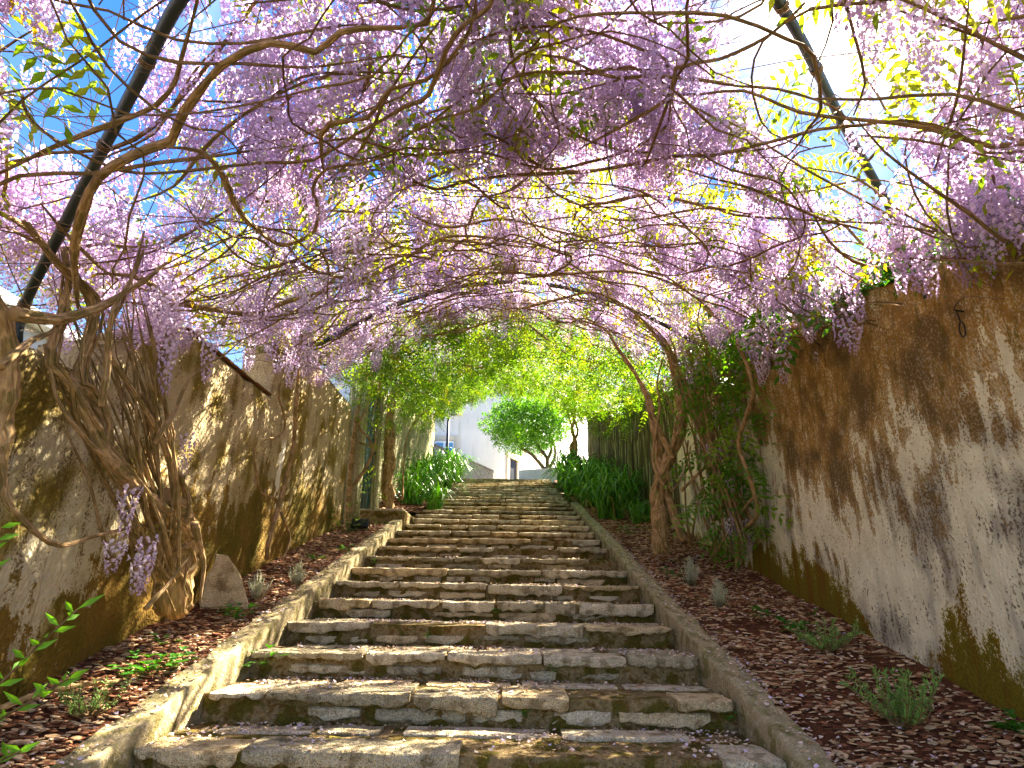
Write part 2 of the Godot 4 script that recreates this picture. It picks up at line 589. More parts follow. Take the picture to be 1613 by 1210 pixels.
func slab(n: int, x0: float, x1: float, low: float, high: float, front: float, back: float, chip: float, nx: int) -> ArrayMesh:
	# one rough stone between x0 and x1; low and high are heights below the nose line, front and back distances behind it
	var st := begin()
	var sd := rnd(0, 90)
	var z0 := -(3.907 + RUN * n)
	var w := x1 - x0
	block(st, cuts(nx, minf(0.008 / w, 0.2)), cuts(3, 0.08), cuts(3, 0.03), func(p: Vector3) -> Vector3:
		var u := p.x * 2.0 - 1.0
		var lift := pow(absf(u), 14.0)
		var x := lerpf(x0, x1, p.x)
		var lo := low + chip * (0.7 * n3(Vector3(x, sd, 0), 2.2) + 1.0 * n3(Vector3(x, sd, 3), 5.0) + 0.8 * n3(Vector3(x, sd, 6), 12.0)) * 1.3 - lift * (high + low) * 0.0
		var hi := high + chip * (0.35 * n3(Vector3(x, sd, 9), 2.5) + 0.3 * n3(Vector3(x, sd + 30.0, 0), 11.0))
		lo = lerpf(lo, lerpf(lo, hi, 0.3), lift)
		var y := lerpf(lo, hi, p.y)
		if p.y == 1.0 and p.z > 0.99: y -= 0.006
		var f := front + chip * (0.8 * n3(Vector3(x, sd, 17), 1.8) + 0.7 * n3(Vector3(x, sd + y * 3.0, 23), 5.0) + 0.7 * n3(Vector3(x, sd + y, 29), 13.0)) + lift * 0.012
		if p.y == 0.0: f += 0.012
		if p.y == 1.0: f += 0.008
		return Vector3(x, nose(n, x) + y, z0 - lerpf(back, f, p.z)))
	return done(st)

func stairs() -> void:
	var flight := thing("staircase", "long straight flight of worn limestone steps climbing under the wisteria", "staircase", Vector3.ZERO)
	tag(flight, "", "", "", "structure")
	var kinds := [M.stone, M.stone, M.stone_warm, M.stone_grey]
	var total := 0
	for n in range(-7, TOP_STEP + 1):
		var z0 := -(3.907 + RUN * n)
		var st := begin()
		var sd := float(n) * 7.3
		var x0 := LEFT - (0.85 if n == 11 else 0.0)
		block(st, cuts(34), cuts(4, 0.05), cuts(4, 0.03), func(p: Vector3) -> Vector3:
			var x := lerpf(x0 - 0.04, RIGHT + 0.04, p.x)
			var y := -0.30 + p.y * 0.284
			var f := 0.055 + 0.03 * n3(Vector3(x, y * 3.0, sd), 3.0) + 0.015 * n3(Vector3(x, y, sd), 9.0)
			if p.y == 1.0: y += 0.012 * n3(Vector3(x, sd, p.z * 0.6), 4.0)
			return Vector3(x, nose(n, x) + y, z0 - lerpf(RUN + 0.09, f, p.z)))
		var step := part("step", done(st), M.mortar, flight)
		var near := n < 13
		# the slabs along the nose
		var x := LEFT + rnd(0.0, 0.05)
		var widest := 1.05 if near else 0.95
		while x < RIGHT - 0.06:
			var w := rnd(0.3, widest)
			if n > 12: w = rnd(0.5, 0.95)
			if x + w > RIGHT - 0.25: w = RIGHT - x
			var thick := rnd(0.045, 0.078)
			if rng.randf() < 0.13 and near: thick = rnd(0.09, 0.11)
			if rng.randf() > 0.1 or n > 12:
				piece("stone", slab(n, x + 0.006, x + w - rnd(0.008, 0.03), -thick, rnd(-0.008, 0.006), rnd(-0.01, 0.02), rnd(0.26, 0.42), 0.024, maxi(3, int(w / 0.045)) if near else 8), kinds[rng.randi() % 4], step)
				total += 1
			x += w
		if n > 12: continue
		# small stones bedded low in the riser
		x = LEFT + rnd(0.0, 0.3)
		while x < RIGHT - 0.2:
			var w := rnd(0.18, 0.52)
			if x + w > RIGHT: break
			if rng.randf() < 0.82:
				var lo := rnd(-0.155, -0.125)
				piece("stone", slab(n, x, x + w, lo, minf(lo + rnd(0.035, 0.075), -0.08), rnd(0.025, 0.045), 0.14, 0.022, maxi(3, int(w / 0.045))), kinds[rng.randi() % 4], step)
				total += 1
			x += w + rnd(0.02, 0.16)
		# flagstones on the tread
		if n < 6:
			x = LEFT + rnd(0.0, 0.2)
			while x < RIGHT - 0.3:
				var w := rnd(0.35, 0.8)
				if x + w > RIGHT: w = RIGHT - x
				piece("flagstone", slab(n, x, x + w - 0.03, -0.04, rnd(-0.008, 0.0), rnd(0.42, 0.45), rnd(0.6, 0.64), 0.02, 6), kinds[rng.randi() % 4], step)
				x += w + rnd(0.0, 0.12)
	print("stones ", total)
	# kerbs, cast in place along both ends of the flight
	for k in 2:
		var left := k == 0
		var a := LEFT - 0.17 if left else RIGHT
		var b := LEFT if left else RIGHT + 0.16
		var far := 10.35 if left else 13.6
		var lift := 0.075 if left else 0.045
		var st := begin()
		block(st, cuts(3, 0.08), cuts(4, 0.05), cuts(300), func(p: Vector3) -> Vector3:
			var d := lerpf(far, -0.6, p.z)
			var saw := fposmod((d - 3.907) / RUN, 1.0)
			var y := lerpf(-0.45, lift + 0.02 * n3(Vector3(0, k, d), 0.9) + 0.012 * n3(Vector3(p.x, k, d), 6.0) + 0.018 * (absf(saw - 0.5) - 0.25) - 0.022 * maxf(0.0, n3(Vector3(p.x * 3.0, k, d), 3.0)) - (0.03 if absf(fposmod(d + k * 0.5, 1.7) - 0.85) < 0.012 else 0.0), p.y)
			var x := lerpf(a, b, p.x) + 0.012 * n3(Vector3(k * 4, 0, d), 1.3) + 0.01 * n3(Vector3(k, y * 0.5, d), 9.0)
			if p.y == 1.0 and (p.x == 0.0 or p.x == 1.0):
				y -= 0.007
				x += 0.006 if p.x == 0.0 else -0.006
			return Vector3(x, 1.038 + 0.2396 * (d - 3.907) + y, -d))
		tag(part("kerb", done(st), M.concrete), "mossy concrete kerb along the left end of the steps" if left else "concrete kerb strewn with petals along the right end of the steps", "kerb", "kerbs beside the steps")
	# the landing in front of the gate
	var st := begin()
	block(st, cuts(8, 0.02), cuts(2, 0.1), cuts(10, 0.02), func(p: Vector3) -> Vector3:
		var q := Vector3(lerpf(-2.6, -1.7, p.x), lerpf(2.5, 2.80, p.y), lerpf(-11.95, -10.35, p.z))
		return q + Vector3(0, 0.014 * n3(q, 3.0), 0.02 * n3(q, 4.0)))
	var land := part("landing", done(st), M.mortar)
	tag(land, "small stone landing between the steps and the green gate", "landing", "", "structure")
	for q in [[-2.5, -2.12, 10.4, 10.9], [-2.09, -1.74, 10.38, 10.85], [-2.45, -1.9, 10.95, 11.4]]:
		var ft := begin()
		var sd := rnd(0, 50)
		block(ft, cuts(4, 0.03), cuts(1, 0.2), cuts(4, 0.03), func(p: Vector3) -> Vector3:
			var v := Vector3(lerpf(q[0], q[1], p.x), lerpf(2.76, 2.83, p.y), -lerpf(q[3], q[2], p.z))
			return v + Vector3(0.03 * n3(v + Vector3.ONE * sd, 3.0), 0.01 * n3(v, 5.0), 0.03 * n3(v + Vector3.ONE * sd, 4.0)))
		piece("flagstone", done(ft), M.stone, land)

# ------------------------------------------------------------------ walls
func wall_mesh(side: float, d0: float, d1: float, high: Callable, thick := 0.36, rough := 0.03) -> ArrayMesh:
	# a wall whose inner face stands at x = side; high gives the top's height for a distance
	var st := begin()
	var nz := maxi(4, int((d1 - d0) / 0.16))
	block(st, cuts(2, 0.04), cuts(14, 0.012), cuts(nz, 0.003), func(p: Vector3) -> Vector3:
		var d := lerpf(d1, d0, p.z)
		var y := lerpf(1.038 + 0.2396 * (minf(d, 20.7) - 3.907) - 0.4, high.call(d) + 0.035 * n3(Vector3(1, 0, d), 2.2) + 0.02 * n3(Vector3(1, 7, d), 7.0), p.y)
		var inner := (p.x == 0.0 and side > 0) or (p.x == 1.0 and side < 0)
		var x := side + (p.x if side > 0 else p.x - 1.0) * thick
		if inner: x += rough * n3(Vector3(0, y, d), 0.9) + 0.012 * n3(Vector3(0, y, d), 4.0) + (0.02 * signf(side) if p.y == 1.0 else 0.0)
		return Vector3(x, y, -d),
		func(q: Vector3) -> Vector2:
			var d := -q.z
			return Vector2((d + absf(q.x) - 1.8) / 8.0, 1.0 - (q.y - (1.038 + 0.2396 * (minf(d, 20.7) - 3.907))) / 3.2))
	return done(st)

func up_from_ramp(d: float, h: float) -> float:
	return 1.038 + 0.2396 * (minf(d, 20.7) - 3.907) + h

func walls() -> void:
	var near := thing("garden_wall", "tall right hand wall of pale plaster under a rusty brown crust", "wall", Vector3(WALL, 0, 0))
	var o := part("plaster", wall_mesh(0.0001, -1.0, 9.6, func(d): return up_from_ramp(d, 2.6)), M.wall_right, near)
	# a loop of old wire on a nail
	var st := begin()
	var c := Vector3(-0.03, 3.08, -3.28)
	var ring := []
	for k in 11: ring.append(c + Vector3(0.0, -0.06 + 0.045 * cos(TAU * k / 10.0), 0.022 * sin(TAU * k / 10.0)))
	tube(st, ring, 0.004, 0.004, 5)
	tube(st, [c + Vector3(0, -0.015, 0), c + Vector3(-0.01, 0.05, 0.0)], 0.004, 0.004, 5)
	tube(st, smooth_line([c + Vector3(0.05, 0.05, 0), c + Vector3(-0.02, 0.06, 0), c + Vector3(-0.03, 0.085, 0.06), c + Vector3(-0.02, 0.09, 0.11)], 0.02), 0.005, 0.002, 5)
	part("wire_loop", done(st), M.black, near)
	var far := thing("garden_wall", "far right wall with upright runs of green algae and two narrow upright slots", "wall", Vector3(WALL, 0, 0))
	var at := 9.6
	for d in [13.2, 18.2, 21.07]:        # two narrow slots let through the wall, blocked at the back
		part("plaster", wall_mesh(0.03, at, d - 0.07, func(e): return up_from_ramp(e, 2.5)), M.wall_far, far)
		at = d + 0.07
		if d > 20.0: continue
		part("sill", wall_mesh(0.05, d - 0.069, d + 0.069, func(e): return up_from_ramp(e, 0.95), 0.3, 0.0), M.wall_far, far)
		part("backing", wall_mesh(0.31, d - 0.069, d + 0.069, func(e): return up_from_ramp(e, 2.45), 0.06, 0.0), M.wall_far, far)
	# left: three lengths, each with a level top, stepping up the hill
	var lengths := [[-1.0, 3.64, 2.8, "lowest length of the left wall, mossy and pale patched, nearest the camera"],
		[3.64, 6.46, 3.52, "middle length of the left wall with a reddish tile edge on top"],
		[6.46, 9.75, 4.38, "upper length of the left wall, brown streaked, ending at the green gate"]]
	for q in lengths:
		var w := thing("garden_wall", q[3], "wall", Vector3(-WALL, 0, 0), "lengths of the left wall")
		part("plaster", wall_mesh(-0.0001, q[0], q[1] - 0.003, func(d): return minf(q[2], 3.0 + (d - 3.64) * 0.55) if q[2] == 3.52 else q[2]), M.wall_left, w)
		if q[2] == 3.52:
			var d: float = q[0] + 1.0
			while d < q[1] - 0.1:
				var s := begin()
				var len_ := rnd(0.24, 0.3)
				box(s, Vector3(-0.4, 3.525 + rnd(0, 0.006), -minf(d + len_, q[1] - 0.02)), Vector3(0.004 + rnd(-0.015, 0.008), 3.546 + rnd(0, 0.006), -d), Transform3D(), 0.006)
				piece("tile", done(s), M.tile, w)
				d += len_ + 0.006
	var cream := thing("garden_wall", "cream washed wall beyond the green gate with dark streaks", "wall", Vector3(-WALL, 0, 0))
	part("plaster", wall_mesh(0.0001 - 0.03, 11.75, 20.7, func(d): return up_from_ramp(d, 2.35), 0.34, 0.02), M.wall_cream, cream)

func gate() -> void:
	var g := thing("garden_gate", "dark green gate standing in cream timber posts in the left wall", "gate", Vector3(-2.52, 2.8, -10.75))
	for k in 2:
		var st := begin()
		var z := 0.72 if k == 0 else -0.72
		block(st, cuts(2, 0.05), cuts(8), cuts(2, 0.05), func(p: Vector3) -> Vector3:
			var q := Vector3(lerpf(-0.12, 0.14, p.x), lerpf(-0.2, 2.35, p.y), z + lerpf(-0.14, 0.14, p.z))
			return q + Vector3(0.012 * n3(q, 2.0), 0, 0.012 * n3(q + Vector3.ONE, 2.0)),
			func(q: Vector3) -> Vector2: return Vector2((q.z + q.x) * 0.5, q.y * 0.4))
		part("post", done(st), M.cream_paint, g)
	var lt := begin()
	box(lt, Vector3(-0.1, 2.2, -0.57), Vector3(0.12, 2.36, 0.57))
	part("lintel", done(lt), M.cream_paint, g)
	var leaf := begin()
	box(leaf, Vector3(-0.03, 0.04, -0.565), Vector3(0.02, 2.19, 0.565))
	var door := part("door", done(leaf), M.green_paint, g)
	for k in 5:
		var b := begin()
		box(b, Vector3(0.021, 0.06, -0.56 + k * 0.225), Vector3(0.04, 2.16, -0.56 + k * 0.225 + 0.215), Transform3D(), 0.006)
		piece("plank", done(b), M.green_paint, door)
	var hd := begin()
	tube(hd, [Vector3(0.05, 1.1, -0.47), Vector3(0.1, 1.1, -0.47), Vector3(0.1, 1.1, -0.36)], 0.011, 0.011, 8)
	part("handle", done(hd), M.black, door)
	var pl := begin()
	box(pl, Vector3(0.041, 1.0, -0.5), Vector3(0.055, 1.2, -0.44))
	part("lock_plate", done(pl), M.black, door)

# ------------------------------------------------------------------ the square at the top
func plaza() -> void:
	var s := sheet("plaza", [-12.0, -4.0, 4.0, 12.0], [21.3, 24.0, 30.0, 45.0], func(_x, _d): return PLAZA - 0.01, M.paving)
	tag(s, "pale paved square at the head of the steps", "square")
	# the house: one face towards the steps, one turning away to the right from its corner
	var house := thing("white_house", "white rendered house at the top with a shaded face and a stone framed doorway", "house", Vector3(-0.62, PLAZA, -27.0))
	var st := begin()
	var dir := Vector3(0.404, 0, -0.915)
	var far_end := dir * 14.0
	var hh := 8.6
	var corner := Vector3.ZERO
	quad(st, Vector3(-11, -0.3, 0), Vector3(-11, hh, 0), Vector3(0, hh, 0), Vector3(0, -0.3, 0))
	quad(st, Vector3(0, -0.3, 0), Vector3(0, hh, 0), far_end + Vector3(0, hh, 0), far_end + Vector3(0, -0.3, 0))
	quad(st, far_end + Vector3(0, -0.3, 0), far_end + Vector3(0, hh, 0), Vector3(-11, hh, far_end.z), Vector3(-11, -0.3, far_end.z))
	quad(st, Vector3(-11, -0.3, far_end.z), Vector3(-11, hh, far_end.z), Vector3(-11, hh, 0), Vector3(-11, -0.3, 0))
	quad(st, Vector3(-11, hh, 0), Vector3(-11, hh, far_end.z), far_end + Vector3(0, hh, 0), Vector3(0, hh, 0))
	st.set_smooth_group(-1)
	part("wall", flat(st), M.house_wall, house)
	var eaves := begin()
	box(eaves, Vector3(-11.3, hh - 0.25, -0.3), Vector3(0.02, hh + 0.12, 0.3))
	part("cornice", done(eaves), M.lime, house)
	for q in [[-2.9, -1.65, 1.55, 2.9], [-2.9, -1.6, 3.95, 5.5]]:
		var fr := begin()
		box(fr, Vector3(q[0], q[2], 0.002), Vector3(q[0] + 0.2, q[3], 0.06))
		box(fr, Vector3(q[1] - 0.2, q[2], 0.002), Vector3(q[1], q[3], 0.06))
		box(fr, Vector3(q[0] + 0.203, q[3] - 0.22, 0.002), Vector3(q[1] - 0.203, q[3], 0.06))
		box(fr, Vector3(q[0] - 0.06, q[2] - 0.12, 0.002), Vector3(q[1] + 0.06, q[2] - 0.003, 0.1))
		var win := part("window", done(fr), M.lime, house)
		var sh := begin()
		box(sh, Vector3(q[0] + 0.21, q[2] + 0.01, 0.004), Vector3(q[1] - 0.21, q[3] - 0.23, 0.03))
		part("sash", done(sh), M.white_paint, win)
		for k in 2:
			var w: float = (q[1] - q[0] - 0.42) / 2.0
			var pn := begin()
			box(pn, Vector3(q[0] + 0.26 + k * w, q[2] + 0.08, 0.031), Vector3(q[0] + 0.16 + (k + 1) * w, q[3] - 0.32, 0.036))
			piece("pane", done(pn), M.shutter, win)
	# doorway on the receding face
	var turn := Transform3D(Basis(dir, Vector3.UP, dir.cross(Vector3.UP)), Vector3.ZERO)
	var fr := begin()
	box(fr, Vector3(0.95, -0.1, 0.002), Vector3(1.2, 2.2, 0.1), turn)
	box(fr, Vector3(2.1, -0.1, 0.002), Vector3(2.35, 2.2, 0.1), turn)
	box(fr, Vector3(0.9, 2.203, 0.002), Vector3(2.4, 2.45, 0.12), turn)
	var door := part("doorway", done(fr), M.lime, house)
	var dl := begin()
	box(dl, Vector3(1.203, -0.05, 0.004), Vector3(2.097, 2.2, 0.03), turn)
	part("door", done(dl), M.black, door)
	fr = begin()
	box(fr, Vector3(5.0, 0.9, 0.002), Vector3(5.2, 2.1, 0.08), turn)
	box(fr, Vector3(6.0, 0.9, 0.002), Vector3(6.2, 2.1, 0.08), turn)
	box(fr, Vector3(5.203, 1.9, 0.002), Vector3(5.997, 2.1, 0.08), turn)
	var win := part("window", done(fr), M.lime, house)
	dl = begin()
	box(dl, Vector3(5.203, 0.9, 0.004), Vector3(5.997, 1.897, 0.03), turn)
	part("pane", done(dl), M.black, win)
	# wall lantern
	var lan := thing("wall_lantern", "black iron lantern on the white wall right of the doorway", "lantern", Vector3(-0.62, PLAZA + 1.55, -27.0) + dir * 3.4 + Vector3(0.915, 0, 0.404) * 0.28)
	lantern(lan, 0.17, 0.42)
	var arm := begin()
	tube(arm, [Vector3(0, 0.32, 0), Vector3(0, 0.4, 0), Vector3(-0.26, 0.4, -0.12)], 0.012, 0.012, 6)
	part("bracket", done(arm), M.black, lan)
	# sloping dry stone wall before the house
	var gs := begin()
	block(gs, cuts(40, 0.01), cuts(8, 0.03), cuts(1, 0.1), func(p: Vector3) -> Vector3:
		var x := lerpf(-7.0, -0.72, p.x)
		var top := 6.22 + (-0.72 - x) * 0.44
		var y := lerpf(4.8, top, p.y)
		return Vector3(x, y, lerpf(-26.2, -25.85, p.z) + (0.05 * n3(Vector3(x, y, 0), 4.0) if p.z == 1.0 else 0.0)))
	tag(part("stone_wall", done(gs), M.dark_stone), "dark grey rubble wall sloping down in front of the white house", "wall")
	var cap := begin()
	block(cap, cuts(20, 0.01), cuts(1, 0.1), cuts(1, 0.1), func(p: Vector3) -> Vector3:
		var x := lerpf(-7.0, -0.7, p.x)
		return Vector3(x, 6.225 + (-0.72 - x) * 0.44 + p.y * 0.05, lerpf(-26.25, -25.8, p.z)))
	part("coping", done(cap), M.dark_stone, get_node("stone_wall"))
	# street lamp
	var lamp := thing("street_lamp", "dark street lamp post standing left of the head of the steps", "street lamp", Vector3(-2.3, PLAZA - 0.02, -22.4))
	var po := begin()
	tube(po, [Vector3(0, -0.2, 0), Vector3(0, 0.6, 0), Vector3(0, 0.62, 0), Vector3(0, 2.55, 0)], 0.065, 0.05, 10)
	tube(po, [Vector3(0, -0.2, 0), Vector3(0, 0.5, 0)], 0.1, 0.085, 10)
	part("post", done(po), M.black, lamp)
	var head := Node3D.new()
	head.name = "lantern"
	lamp.add_child(head)
	head.position = Vector3(0.16, 2.62, 0)
	lantern(head, 0.22, 0.5)
	# planter and its tree
	var pl := begin()
	var along := Vector3(1.26, 0, 0.6).normalized()
	var pt := Transform3D(Basis(along, Vector3.UP, along.cross(Vector3.UP)), Vector3(0.27, PLAZA, -22.35))
	box(pl, Vector3(0, -0.1, -1.5), Vector3(3.2, 0.58, 0.0), pt, 0.02)
	tag(part("planter", done(pl), M.white_wall), "low white planter wall holding the round green tree", "planter")
	var tree := thing("garden_tree", "round headed green tree growing out of the white planter", "tree", Vector3(1.3, PLAZA + 0.55, -22.9))
	var tk := begin()
	tube(tk, smooth_line([Vector3(0, -0.1, 0), Vector3(-0.02, 0.12, 0), Vector3(-0.03, 0.24, 0)], 0.05), 0.15, 0.12, 9, 0.2)
	part("trunk", done(tk), M.bark_grey, tree)
	for q in [[Vector3(-0.08, 0.18, 0), Vector3(-0.35, 0.5, 0.05), Vector3(-0.62, 0.75, 0.1), Vector3(-1.0, 1.0, 0.1), Vector3(-1.4, 1.6, 0.0)], [Vector3(0, 0.2, 0), Vector3(0.02, 0.6, -0.1), Vector3(-0.25, 1.0, -0.2), Vector3(-0.5, 1.5, -0.1), Vector3(-0.5, 2.2, 0)], [Vector3(0.06, 0.2, 0), Vector3(0.25, 0.5, 0.1), Vector3(0.3, 0.9, 0.15), Vector3(0.1, 1.5, 0.1)], [Vector3(0.03, 0.55, -0.08), Vector3(0.2, 1.0, -0.3), Vector3(0.1, 1.7, -0.4)]]:
		piece("limb", stem(q, 0.075, 0.025, 7, 0.2), M.bark_grey, tree)
	var at := []
	var tint := []
	while at.size() < 4300:
		var v := Vector3(rnd(-1, 1), rnd(-1, 1), rnd(-1, 1))
		if v.length() > 1.0 or v.length() < 0.35: continue
		var p := v * Vector3(1.7, 1.2, 1.5) * (1.0 + 0.4 * n3(v.normalized(), 1.6)) + Vector3(-0.58, 1.95, 0)
		if n3(p, 1.3) < -0.16 and rng.randf() < 0.85: continue
		at.append(Transform3D(Basis.from_euler(Vector3(rnd(-1.2, 1.2), rnd(0, TAU), rnd(-1, 1))).scaled(Vector3.ONE * rnd(0.8, 1.35)), p))
		tint.append(Color(0.55, 0.75, 0.5).lerp(Color(1.5, 1.35, 0.7), rng.randf() * rng.randf()))
	many("crown", sprig(Color(0.13, 0.29, 0.03)), M.leaf, at, tint, tree)

func flat(st: SurfaceTool) -> ArrayMesh:
	st.generate_normals()
	return st.commit()

func lantern(o: Node3D, r: float, h: float) -> void:
	var fr := begin()
	for k in 6:
		var a := TAU * k / 6.0
		var b := TAU * (k + 1) / 6.0
		tube(fr, [Vector3(cos(a) * r * 0.5, 0, sin(a) * r * 0.5), Vector3(cos(a) * r, h * 0.7, sin(a) * r)], r * 0.08, r * 0.08, 5)
		tube(fr, [Vector3(cos(a) * r, h * 0.7, sin(a) * r), Vector3(cos(b) * r, h * 0.7, sin(b) * r)], r * 0.08, r * 0.08, 5)
		tri(fr, Vector3(cos(b) * r * 1.1, h * 0.72, sin(b) * r * 1.1), Vector3(0, h, 0), Vector3(cos(a) * r * 1.1, h * 0.72, sin(a) * r * 1.1))
		tri(fr, Vector3(cos(b) * r * 0.5, 0, sin(b) * r * 0.5), Vector3(0, -h * 0.08, 0), Vector3(cos(a) * r * 0.5, 0, sin(a) * r * 0.5))
	part("frame", done(fr), M.black, o)
	var gl := begin(true)
	for k in 6:
		var a := TAU * k / 6.0
		var b := TAU * (k + 1) / 6.0
		quad(gl, Vector3(cos(b) * r * 0.48, 0.01, sin(b) * r * 0.48), Vector3(cos(b) * r * 0.96, h * 0.69, sin(b) * r * 0.96), Vector3(cos(a) * r * 0.96, h * 0.69, sin(a) * r * 0.96), Vector3(cos(a) * r * 0.48, 0.01, sin(a) * r * 0.48))
	var m := plain(Color(0.8, 0.85, 0.85), 0.05)
	m.transparency = BaseMaterial3D.TRANSPARENCY_ALPHA
	m.albedo_color.a = 0.25
	part("glass", done(gl), m, o)

# ------------------------------------------------------------------ iron hoops
func pergola() -> void:
	var first := [Vector3(-2.55, 2.78, -3.05), Vector3(-2.55, 2.98, -3.03), Vector3(-2.15, 3.33, -2.68), Vector3(-1.65, 3.59, -2.21), Vector3(-1.15, 3.72, -1.73), Vector3(-0.5, 3.95, -1.35), Vector3(0.2, 4.05, -1.3), Vector3(1.05, 3.98, -1.99), Vector3(1.85, 4.05, -2.92), Vector3(2.55, 3.59, -3.55), Vector3(2.57, 3.35, -3.56)]
	bars = smooth_line(first, 0.25)
	hoop(smooth_line(first, 0.1), 0.026, "nearest dark green iron hoop, its bars slanting down onto both walls")
	# wires strung along the hoops
	var strung := [[-1.9, "thin straight wire along the left haunch of the pergola"], [-0.8, "thin straight wire left of the crown of the pergola"], [0.45, "thin straight wire right of the crown of the pergola"], [1.8, "thin straight wire along the right haunch of the pergola"]]
	for q in strung:
		var line := []
		for d in [1.7, 4.2, 6.75, 10.9, 15.2, 19.6]: line.append(overhead(q[0], d, 0.0 if d > 2.0 else 0.25))
		var wr := begin()
		tube(wr, line, 0.0022, 0.0022, 4)
		tag(part("pergola_wire", done(wr), M.iron), q[1], "wire", "wires strung along the hoops")
	var words := ["second iron hoop, arching above the blossoms where the leaves begin", "third iron hoop among the yellow leaves over the gate", "fourth iron hoop in the dark green of the tunnel", "last iron hoop at the head of the steps"]
	var k := 0
	for d in [6.75, 10.9, 15.2, 19.6]:
		var p := []
		for i in 17:
			var x := -2.5 + 5.0 * i / 16.0
			p.append(overhead(x, d, -0.06))
		hoop(p, 0.026, words[k])
		k += 1

var bars := []
func hoop(p: Array, r: float, label: String) -> void:
	var o := thing("pergola_hoop", label, "hoop", p[0], "iron hoops carrying the wisteria")
	var q := []
	for v in p: q.append(v - p[0])
	var st := begin()
	tube(st, q, r, r, 8, 0.04)
	part("bar", done(st), M.iron, o)
	for i in range(2, q.size() - 1, 5):  # wire ties
		var tie := begin()
		var t: Vector3 = (q[i + 1] - q[i]).normalized()
		for k in 3: tube(tie, ring_round(q[i] + t * 0.012 * k, t, r * 1.13), 0.003, 0.003, 4)
		piece("tie", done(tie), M.twig, o)

func ring_round(c: Vector3, t: Vector3, r: float) -> Array:
	var n := t.cross(Vector3(0.31, 0.2, 0.93)).normalized()
	var b := t.cross(n)
	var p := []
	for k in 11: p.append(c + (n * cos(TAU * k / 10.0) + b * sin(TAU * k / 10.0)) * r)
	return p

# ------------------------------------------------------------------ wisteria: flowers, leaves, stems
func petal(st: SurfaceTool, base: Vector3, out: Vector3, side: Vector3, size: float, c: Color, cup := 0.25) -> void:   # a rounded, cupped petal
	var n := out.cross(side).normalized()
	var e := [base, base + out * size * 0.45 - side * size * 0.52 + n * size * cup, base + out * size * 0.95 - side * size * 0.3 + n * size * cup * 0.6, base + out * size * 1.0 + side * size * 0.3 + n * size * cup * 0.6, base + out * size * 0.45 + side * size * 0.52 + n * size * cup]
	st.set_color(c)
	for k in 3: tri(st, e[0], e[k + 1], e[k + 2])

func raceme(tone: Color, keel: Color, long: float, fat: float, florets: int, seed_: int) -> ArrayMesh:
	var r := RandomNumberGenerator.new()
	r.seed = seed_
	var st := begin(true)
	st.set_color(Color(0.2, 0.2, 0.06))
	for s in [Vector3(0.0015, 0, 0), Vector3(0, 0, 0.0015)]:
		quad(st, -s + Vector3(0, 0.06, 0), s + Vector3(0, 0.06, 0), s * 0.5 - Vector3(0, long, 0), -s * 0.5 - Vector3(0, long, 0))
	for i in florets:
		var t := (i + r.randf()) / florets
		var a := i * 2.4 + r.randf_range(-0.4, 0.4)
		var rad := fat * (1.0 - 0.78 * t) * r.randf_range(0.65, 1.1) + 0.006
		var dir := Vector3(cos(a), 0, sin(a))
		var at := Vector3(0, -t * long, 0) + dir * rad
		var size := 0.029 * (1.0 - 0.5 * t) * r.randf_range(0.85, 1.15)
		var side := Vector3(-sin(a), 0, cos(a)).rotated(dir, r.randf_range(-0.6, 0.6))
		var c := tone.lerp(keel, clampf(t * t * 0.9 + r.randf_range(-0.15, 0.25), 0, 1))
		st.set_color(Color(0.22, 0.13, 0.2))
		tri(st, at, Vector3(0, -t * long + 0.01, 0), at + Vector3(0, 0.002, 0))
		petal(st, at, (Vector3.UP * 0.8 + dir * 0.55).normalized(), side, size, c, 0.25)           # the banner
		petal(st, at + dir * 0.002, (dir * 0.8 + Vector3.DOWN * 0.65).normalized(), side, size * 0.72, c.lerp(keel, 0.65), -0.4)   # wings and keel
	return done(st)

func leaflet(st: SurfaceTool, base: Vector3, out: Vector3, up: Vector3, long: float, wide: float, c: Color) -> void:
	var side := out.cross(up).normalized()
	var m := base + out * long * 0.45 - up * long * 0.03
	var tip := base + out * long - up * long * 0.16
	st.set_color(c)
	var a := m - side * wide * 0.5 + up * wide * 0.16
	var b := m + side * wide * 0.5 + up * wide * 0.16
	tri(st, base, a, m); tri(st, a, tip, m); tri(st, base, m, b); tri(st, m, tip, b)

func pinnate(c: Color, long: float, pairs: int, seed_: int, droop := 0.5) -> ArrayMesh:   # a wisteria leaf: pairs of leaflets along a drooping stalk that leaves along +x
	var r := RandomNumberGenerator.new()
	r.seed = seed_
	var st := begin(true)
	var last := Vector3.ZERO
	for i in pairs + 1:
		var t := (i + 1.0) / (pairs + 1.0)
		var p := Vector3(long * t, -droop * long * t * t, 0.02 * sin(t * 3.0))
		var along := (p - last).normalized()
		var up := Vector3(0, 0, 1).cross(along).normalized()
		st.set_color(c * 0.7)
		quad(st, last - Vector3(0, 0, 0.0012), p - Vector3(0, 0, 0.001), p + Vector3(0, 0, 0.001), last + Vector3(0, 0, 0.0012))
		var size := long * 0.26 * (1.1 - 0.35 * absf(t - 0.55))
		var k := c * r.randf_range(0.8, 1.2)
		if i < pairs:
			for s in [-1.0, 1.0]:
				var out: Vector3 = (along * 0.5 + Vector3(0, 0, s) + up * r.randf_range(-0.3, 0.15)).normalized()
				leaflet(st, p, out, up, size, size * 0.38, k)
		else: leaflet(st, p, along, up, size, size * 0.38, k)
		last = p
	return done(st)

